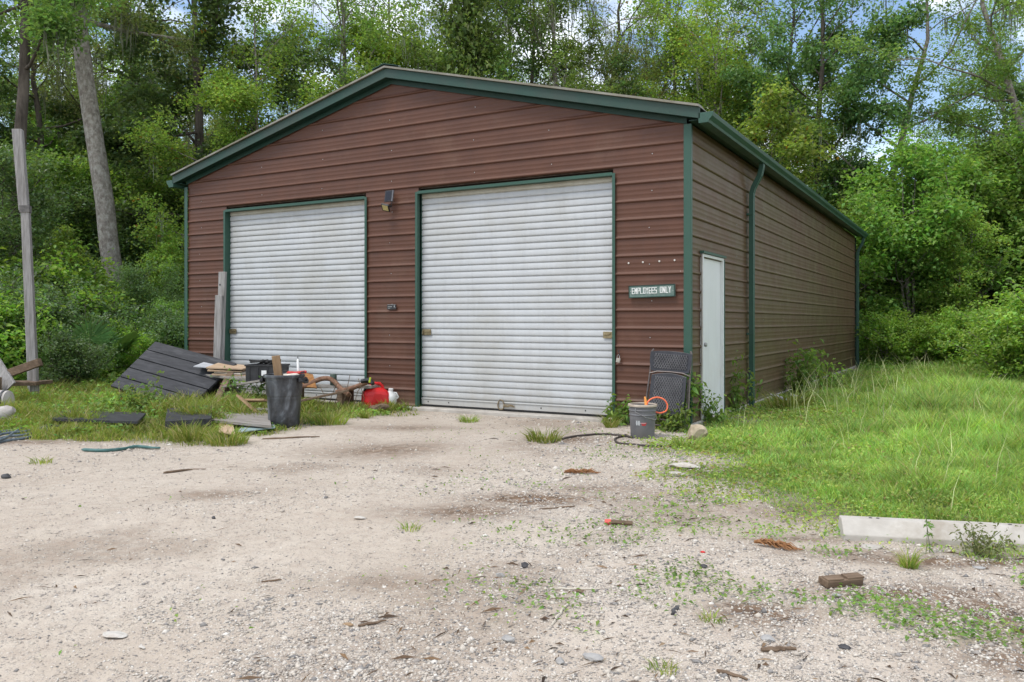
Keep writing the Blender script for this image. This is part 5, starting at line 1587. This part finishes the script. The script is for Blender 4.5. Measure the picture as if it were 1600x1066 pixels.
b = B(); b.tube(ground_path([(128, 704), (160, 706), (190, 702), (215, 698), (250, 699)], .022, 20), [.008] + [.017] * 7 + [.016] * 10 + [.011] * 3, 8); tag(b.obj('teal_hose', HOSE_T, smooth=True), 'short piece of teal hose lying at the gravel edge', 'hose')
b = B(); b.tube(ground_path([(862, 693), (890, 686), (930, 681), (960, 681), (988, 684)], .012, 22), .012, 7); b.tube(ground_path([(978, 681), (962, 687), (965, 694), (990, 698), (1020, 700), (1066, 698)], .012, 26), .012, 7)
tag(b.obj('black_hose', HOSE_K, smooth=True), 'thin dark hose looping on the ground around the grey bucket', 'hose')

# ---- grey bucket with orange cord
cx, cy = G(1004, 683); bk = thing('bucket', 'grey plastic bucket with a pale rim standing by the corner of the shed', 'bucket', (cx, cy, g1(cx, cy)))
BUCK = pmat('grey_bucket_plastic', (.11, .11, .115), (.155, .155, .16), 8, .45, .12, dirt=(.09, .075, .06), dlo=.55, dhi=.8)
b = B(); b.lathe([(0, .004), (.127, 0), (.131, .01), (.143, .25), (.150, .255), (.150, .262), (.144, .268), (.146, .30), (.153, .305), (.153, .312), (.147, .318), (.150, .36), (.143, .36), (.125, .02), (0, .02)], 40); b.obj('body', BUCK, bk, smooth=True)
b = B(); b.lathe([(.147, .352), (.160, .350), (.163, .362), (.160, .374), (.148, .376), (.143, .366)], 40); b.obj('rim', pmat('sun_bleached_rim', (.40, .33, .26), (.52, .45, .37), 12, .6, .1), bk, smooth=True)
b = B(); b.lathe([(0, .30), (.142, .30)], 30); b.obj('dirt_fill', pmat('rusty_water', (.16, .085, .05), (.24, .14, .09), 12, .5, .2), bk)
def curved_patch(b, r, a0, a1, z0, z1, t=.0015, n=6):
    vs = []; 
    for i in range(n + 1):
        a = a0 + (a1 - a0) * i / n
        for z in (z0, z1): vs.append((math.cos(a) * (r(z) + t), math.sin(a) * (r(z) + t), z))
    b.add(vs, [(2 * i, 2 * i + 2, 2 * i + 3, 2 * i + 1) for i in range(n)])
rb = lambda z: .131 + (.143 - .131) * z / .25
view = math.atan2(CAM[1] - cy, CAM[0] - cx)
b = B(); curved_patch(b, rb, view - .12, view + .30, .165, .180); curved_patch(b, rb, view - .05, view + .25, .150, .160); b.obj('red_print', REDP, bk)
PRINT = pmat('faded_white_print', (.40, .42, .43), (.5, .52, .52), 30, .5, 0)
b = B()
b = B(); curved_patch(b, rb, view - .34, view - .22, .150, .200); curved_patch(b, rb, view - .52, view - .40, .150, .200); curved_patch(b, rb, view - .56, view + .25, .172, .178, .003); b.obj('white_print', PRINT, bk)
b = B(); b.tube([(-.158, 0, .34), (-.165, 0, .30), (-.12, -.11, .24), (0, -.165, .21), (.12, -.11, .24), (.165, 0, .30), (.158, 0, .34)], .003, 6); b.obj('wire_handle', STEEL, bk, smooth=True, rot=(0, 0, YAW + .9))
oc = thing('orange_cord', 'loop of orange extension cord hanging out of the grey bucket', 'cord', (cx, cy, g1(cx, cy)), (0, 0, YAW))
OR = pmat('orange_cord', (.75, .13, .05), (.85, .2, .09), 12, .45, 0)
b = B(); b.tube(spline([(.045, -.02, .33), (.05, -.02, .39), (.10, 0, .43), (.17, .01, .445), (.24, .01, .42), (.275, 0, .36), (.26, -.01, .30), (.20, -.01, .275), (.14, -.01, .285)]), .009, 8); b.obj('cord', OR, oc, smooth=True)
b = B(); b.tube([(.035, -.03, .31), (.03, -.02, .41), (.022, -.02, .455)], [.016, .014, .010], 8); b.box((.045, -.05, .335), (.045, .04, .05)); b.obj('plug', pmat('orange_plug', (.85, .32, .06), (.9, .4, .1), 20, .5, 0), oc, smooth=False)

# ---- folding chair
fx, fy = G(1058, 670)
fc = thing('folding_chair', 'folded black mesh chair leaning upright on the shed corner beside the white door', 'chair', (-.18, -.40, 0), (R_(-10), R_(3.5), R_(8)))
FRM = pmat('brown_chair_tube', (.10, .085, .08), (.17, .14, .13), 20, .45, .1, metal=.4, dirt=(.20, .09, .06), dlo=.6, dhi=.8)
CHP = pmat('black_chair_plastic', (.020, .020, .024), (.040, .040, .046), 10, .40, .1, dirt=(.10, .095, .09), dlo=.6, dhi=.85)
MSH = pmat('chair_mesh_strand', (.11, .105, .11), (.17, .165, .17), 10, .35, .05)
def shell(b, w0, w1, z0, z1, depth, t, y0, top_arch=0, n=10):
    """curved plate, centre bowed towards +y"""
    vs = []
    for j, (z, w_) in enumerate(((z0, w0), ((z0 + z1) / 2, max(w0, w1)), (z1, w1))):
        for i in range(n + 1):
            u = i / n * 2 - 1
            zz = z + (top_arch * (1 - u * u) if j == 2 else (-top_arch * .6 * (1 - u * u) if j == 0 else 0))
            for dy in (0, t): vs.append((u * w_ / 2, y0 + dy + depth * (1 - u * u), zz))
    N = (n + 1) * 2; fs = []
    for j in range(2):
        for i in range(n):
            a = j * N + i * 2
            fs += [(a, a + 2, a + N + 2, a + N), (a + 1, a + N + 1, a + N + 3, a + 3)]
    for i in range(n):
        a = i * 2; fs.append((a, a + 1, a + 3, a + 2)); a += 2 * N; fs.append((a, a + 2, a + 3, a + 1))
    for j in range(2):
        a = j * N; fs.append((a, a + N, a + N + 1, a + 1)); a += n * 2; fs.append((a, a + 1, a + N + 1, a + N))
    b.add(vs, fs)
def lattice(b, w_, z0, z1, depth, y0, st):
    z_h = z1 - z0; m = int((w_ + z_h * .6) / st)
    for s in (-1, 1):
        for i in range(-m, m + 1):
            prev = None
            for k in range(9):
                z = z0 + z_h * k / 8; x = (i * st + s * (z - z0) * .55)
                u = x / (w_ / 2)
                if abs(u) > 1: prev = None; continue
                p = (x, y0 + depth * (1 - u * u) - .001 - .0012 * (s > 0), z)
                if prev: b.tube([prev, p], .0038, 4, False)
                prev = p
b = B(); shell(b, .45, .50, .69, .92, .045, .014, -.04, .025); b.obj('backrest', CHP, fc, bevel=.004)
b = B(); lattice(b, .40, .725, .905, .035, -.037, .030); b.obj('backrest_mesh', MSH, fc)
b = B(); shell(b, .40, .42, .19, .64, .02, .02, -.05, .035); b.obj('seat', CHP, fc, bevel=.006)
b = B(); lattice(b, .36, .22, .63, .02, -.052, .030); b.obj('seat_mesh', MSH, fc)
for s in (-1, 1):
    b = B(); b.tube([(s * .262, 0, 0), (s * .252, .0, .35), (s * .238, -.005, .68), (s * .235, -.012, .93), (s * .22, -.005, .955)], .0115, 8); b.obj('front_leg', FRM, fc, smooth=True)
    b = B(); b.tube([(s * .222, .03, .02), (s * .222, .028, .35), (s * .215, .02, .62)], .0105, 8); b.obj('rear_leg', FRM, fc, smooth=True)
b = B(); b.tube([(-.238, -.02, .655), (-.15, -.018, .685), (0, -.016, .69), (.15, -.018, .685), (.238, -.02, .655)], .010, 8); b.obj('seat_rail', FRM, fc, smooth=True)
for z in (.12, .05):
    B().tube([(-.255, .01, z), (.255, .01, z)], .009, 8).obj('stretcher', FRM, fc, smooth=True)

# ---- concrete wheel stop
ax, ay = 2.37, -4.62; bx, by = 2.37 + .955 * 1.85, -4.62 + .296 * 1.85
ws = thing('wheel_stop', 'long pale concrete wheel stop lying between the gravel and the lawn', 'wheel stop', (ax, ay, g1(ax, ay) - .03), (0, 0, math.atan2(by - ay, bx - ax)))
WS = pmat('pale_painted_concrete', (.40, .37, .325), (.50, .47, .42), 6, .88, .35, .005, dirt=(.26, .215, .16), dlo=.5, dhi=.8, dscale=3.2, spec=.2)
b = B(); b.prism([(0, 0), (0, .062), (.085, .138), (.165, .138), (.215, .06), (.215, 0)], 0, 1.85, 'x'); b.obj('concrete_bar', WS, ws, bevel=.007, seg=3)
for x in (.17, .21, .92, 1.65):
    B().lathe([(.011, 0), (.009, .002), (0, .001)], 10).obj('pin_hole', BLACKP, ws, (x, .125, .1385))
me = rock_mesh('slab_fragment', 33, (.14, .1, .03), 2); me.materials.append(CONC); x, y = G(1362, 860); tag(link('concrete_flake', me, None, None, (x, y, g1(x, y) + .005)), 'flat concrete flake in front of the wheel stop near its end', 'concrete flake')

# ---- stones, blocks and litter one can point to
def rock(px, py, d, seed, mat, label, cat='stone', rz=0, lift=.3, name='stone'):
    me = rock_mesh(name, seed, d, 3, .25); me.materials.append(mat)
    for p in me.polygons: p.use_smooth = False
    x, y = G(px, py); return tag(link(name, me, None, None, (x, y, g1(x, y) + d[2] * lift), (0, 0, rz)), label, cat)
GREYS = pmat('grey_stone', (.27, .26, .25), (.38, .37, .35), 14, .9, .4); TANS = pmat('tan_stone', (.36, .29, .20), (.48, .40, .29), 10, .9, .4); WHITES = pmat('white_shell_stone', (.42, .39, .34), (.62, .59, .54), 16, .85, .5, .006, dirt=(.34, .28, .22), dlo=.48, dhi=.7, dscale=9); DARKS = pmat('dark_stone', (.035, .034, .036), (.08, .078, .08), 14, .8, .3)
rock(1088, 688, (.26, .16, .22), 41, TANS, 'tan rock standing in the grass below the folding chair', lift=.35)
rock(1068, 733, (.30, .13, .07), 42, WHITES, 'flat pale concrete block at the edge of the lawn', 'concrete block', name='concrete_block')
rock(1058, 744, (.20, .10, .05), 43, CONC, 'smaller concrete chip in front of the flat pale block', 'concrete chip', name='concrete_chip')
rock(795, 1004, (.072, .03, .028), 44, GREYS, 'oblong grey stone in the foreground gravel near the two pale sticks', lift=.4)
rock(927, 1029, (.085, .05, .03), 45, GREYS, 'flat angular grey stone, largest in the foreground gravel')
rock(876, 1037, (.04, .03, .028), 46, GREYS, 'small blocky grey stone beside the flat angular one', lift=.4)
rock(820, 889, (.045, .035, .034), 47, DARKS, 'small black stone alone in the middle of the gravel', lift=.4)
rock(782, 904, (.05, .035, .034), 48, GREYS, 'rounded grey pebble beside the small black stone', lift=.4)
rock(973, 930, (.04, .03, .03), 49, WHITES, 'single white stone beside the thin pale stick', lift=.4)
rock(562, 812, (.09, .055, .02), 50, WHITES, 'white broken shell lying in the middle of the bare sand')
rock(180, 994, (.125, .075, .014), 51, WHITES, 'large flat white shell pressed into the sandy gravel')
rock(222, 1013, (.04, .014, .012), 53, WHITES, 'sliver of white shell next to the large flat one')
rock(334, 813, (.04, .03, .02), 52, DARKS, 'small blue-black pebble on the bare sand')
rock(543, 980, (.06, .028, .014), 54, WOOD_TAN, 'brown bark chip lying on the grey gravel', 'bark chip', name='bark_chip')
rock(905, 932, (.05, .022, .02), 55, WOOD_BROWN, 'small brown wood chip at the end of the thin pale stick', 'wood chip', name='wood_chip')
rock(1098, 873, (.03, .02, .014), 56, REDP, 'scrap of red plastic on the gravel', 'plastic scrap', name='plastic_scrap')
rock(1100, 895, (.04, .03, .02), 57, DARKS, 'dark grey pebble below the red scrap of plastic')
rock(1530, 888, (.09, .05, .012), 58, GREYS, 'flat pale stone in front of the small bushy weed')
rock(1320, 1015, (.05, .03, .02), 59, DARKS, 'dark stone in the stony gravel below the wooden block')
rock(1232, 608, (.5, .3, .16), 60, GREYS, 'pale grey rock half hidden in the grass along the side wall')
rock(1306, 940, (.05, .03, .02), 61, GREYS, 'small grey stone just in front of the wooden block')
rock(1200, 1005, (.06, .05, .03), 62, GREYS, 'pale grey stone among the dead leaves')
rock(10, 747, (.10, .07, .05), 63, DARKS, 'dark stone at the left edge of the sandy lot')
# wooden block
x, y = G(1315, 922); wb = thing('wooden_block', 'short brown wooden block with a notch lying on the stony gravel', 'wooden block', (x, y, g1(x, y)), (0, 0, YAW + R_(14)))
b = B(); b.box((-.005, 0, .022), (.196, .075, .034), (R_(5), 0, 0)); b.obj('block', WOOD_BROWN, wb, bevel=.004)
b = B(); b.box((-.055, -.012, .041), (.085, .05, .010), (R_(5), 0, 0)); b.box((.055, -.008, .042), (.09, .055, .012), (R_(5), 0, 0)); b.obj('raised_face', WOOD_BROWN, wb, bevel=.003)
# sticks
def gstick(px0, py0, px1, py1, r, mat, label, cat='stick', lift=.8, name='stick', arch=0):
    a, c = G(px0, py0), G(px1, py1); b = B(); n = 6; rr = random.Random(px0)
    pts = [(a[0] + (c[0] - a[0]) * i / n + rr.uniform(-1, 1) * r, a[1] + (c[1] - a[1]) * i / n + rr.uniform(-1, 1) * r, g1(a[0] + (c[0] - a[0]) * i / n, a[1] + (c[1] - a[1]) * i / n) + r * lift + arch * math.sin(i / n * 3.14)) for i in range(n + 1)]
    b.tube(pts, [r * q for q in (.7, 1, 1, .95, .9, .8, .5)], 6); return tag(b.obj(name, mat, smooth=True), label, cat)
PALEST = pmat('bleached_stick', (.46, .41, .33), (.6, .55, .46), 12, .8, .2)
gstick(866, 927, 936, 926, .0055, PALEST, 'thin pale stick lying crossways on the gravel')
gstick(862, 984, 887, 955, .006, PALEST, 'pale split stick pointing away across the gravel')
gstick(410, 684, 500, 683, .010, WOOD_BROWN, 'long dark stick at the gravel edge in front of the trash can')
gstick(560, 981, 605, 973, .006, WOOD_BROWN, 'dark twig beside the bark chip')
gstick(256, 738, 300, 733, .011, WOOD_BROWN, 'dark bark strip on the sand below the teal hose')
gstick(300, 732, 322, 731, .006, WOOD_BROWN, 'short twig beside the dark bark strip')
gstick(842, 794, 900, 790, .007, WOOD_BROWN, 'dark twig on the damp patch in the middle of the lot')
gstick(408, 913, 440, 910, .005, WOOD_BROWN, 'thin dark twig alone on the pale sand')
gstick(1058, 955, 1050, 968, .008, DARKS, 'dark splinter standing in the gravel')
gstick(1120, 1052, 1165, 1064, .007, WOOD_BROWN, 'dark root end at the bottom of the gravel')
gstick(1190, 1022, 1240, 1018, .011, WOOD_BROWN, 'brown stick among the dead leaves and stones')
gstick(655, 641, 660, 640, .004, WOOD_BROWN, 'tiny twig by the door slab')
rs = thing('red_tipped_stick', 'brown wooden peg with a red end lying on the gravel', 'peg', (0, 0, 0))
a, c = G(945, 822), G(988, 822)
va, vc = Vector((*a, g1(*a) + .018)), Vector((*c, g1(*c) + .016))
B().tube([va.lerp(vc, .2), vc], [.017, .015], 6).obj('peg', WOOD_BROWN, rs); B().tube([va, va.lerp(vc, .21)], [.016, .019], 6).obj('red_end', pmat('red_paint', (.6, .08, .07), (.7, .14, .11), 20, .6, 0), rs)
# dead palm fronds
def dead_frond(px, py, ang, L_, w_, seed, label):
    x, y = G(px, py); rg = random.Random(seed); t = thing('dead_frond', label, 'palm frond', (x, y, g1(x, y)), (0, 0, YAW + R_(ang)))
    b = B(); b.tube([(-L_ / 2, 0, .012), (0, .01, .02), (L_ / 2, 0, .015), (L_ * .72, .02, .012)], [.006, .007, .006, .003], 5); b.obj('stem', DEAD, t)
    b = B()
    for i in range(70):
        u = -L_ / 2 + L_ * .75 * rg.random(); l = L_ * rg.uniform(.18, .45); s = rg.uniform(-1, 1) * w_
        b.tube([(u, s * .2, rg.uniform(.008, .03)), (u + l * .5, s * .7, rg.uniform(.015, .045)), (u + l, s, .008)], [.003, .0035, .001], 3, False)
    b.obj('dry_leaflets', DEAD, t); return t
dead_frond(905, 737, -4, .26, .035, 3, 'orange-brown dead palm frond on the bare gravel before the bucket')
dead_frond(1208, 861, -38, .22, .035, 5, 'rust-brown dead palm frond near the end of the wheel stop')
# white bits by side wall
for px, py, px2, py2, lab in [(1205, 600, 1228, 603, 'short white pipe offcut in the grass by the downspout'), (1236, 597, 1258, 601, 'second white pipe offcut further along the side wall')]:
    a, c = at(px, 13.3), at(px2, 12.9); b = B(); b.tube([(*a, g1(*a) + .10), (*c, g1(*c) + .06)], .025, 10); tag(b.obj('pipe_offcut', WHITEP, smooth=True), lab, 'pipe')
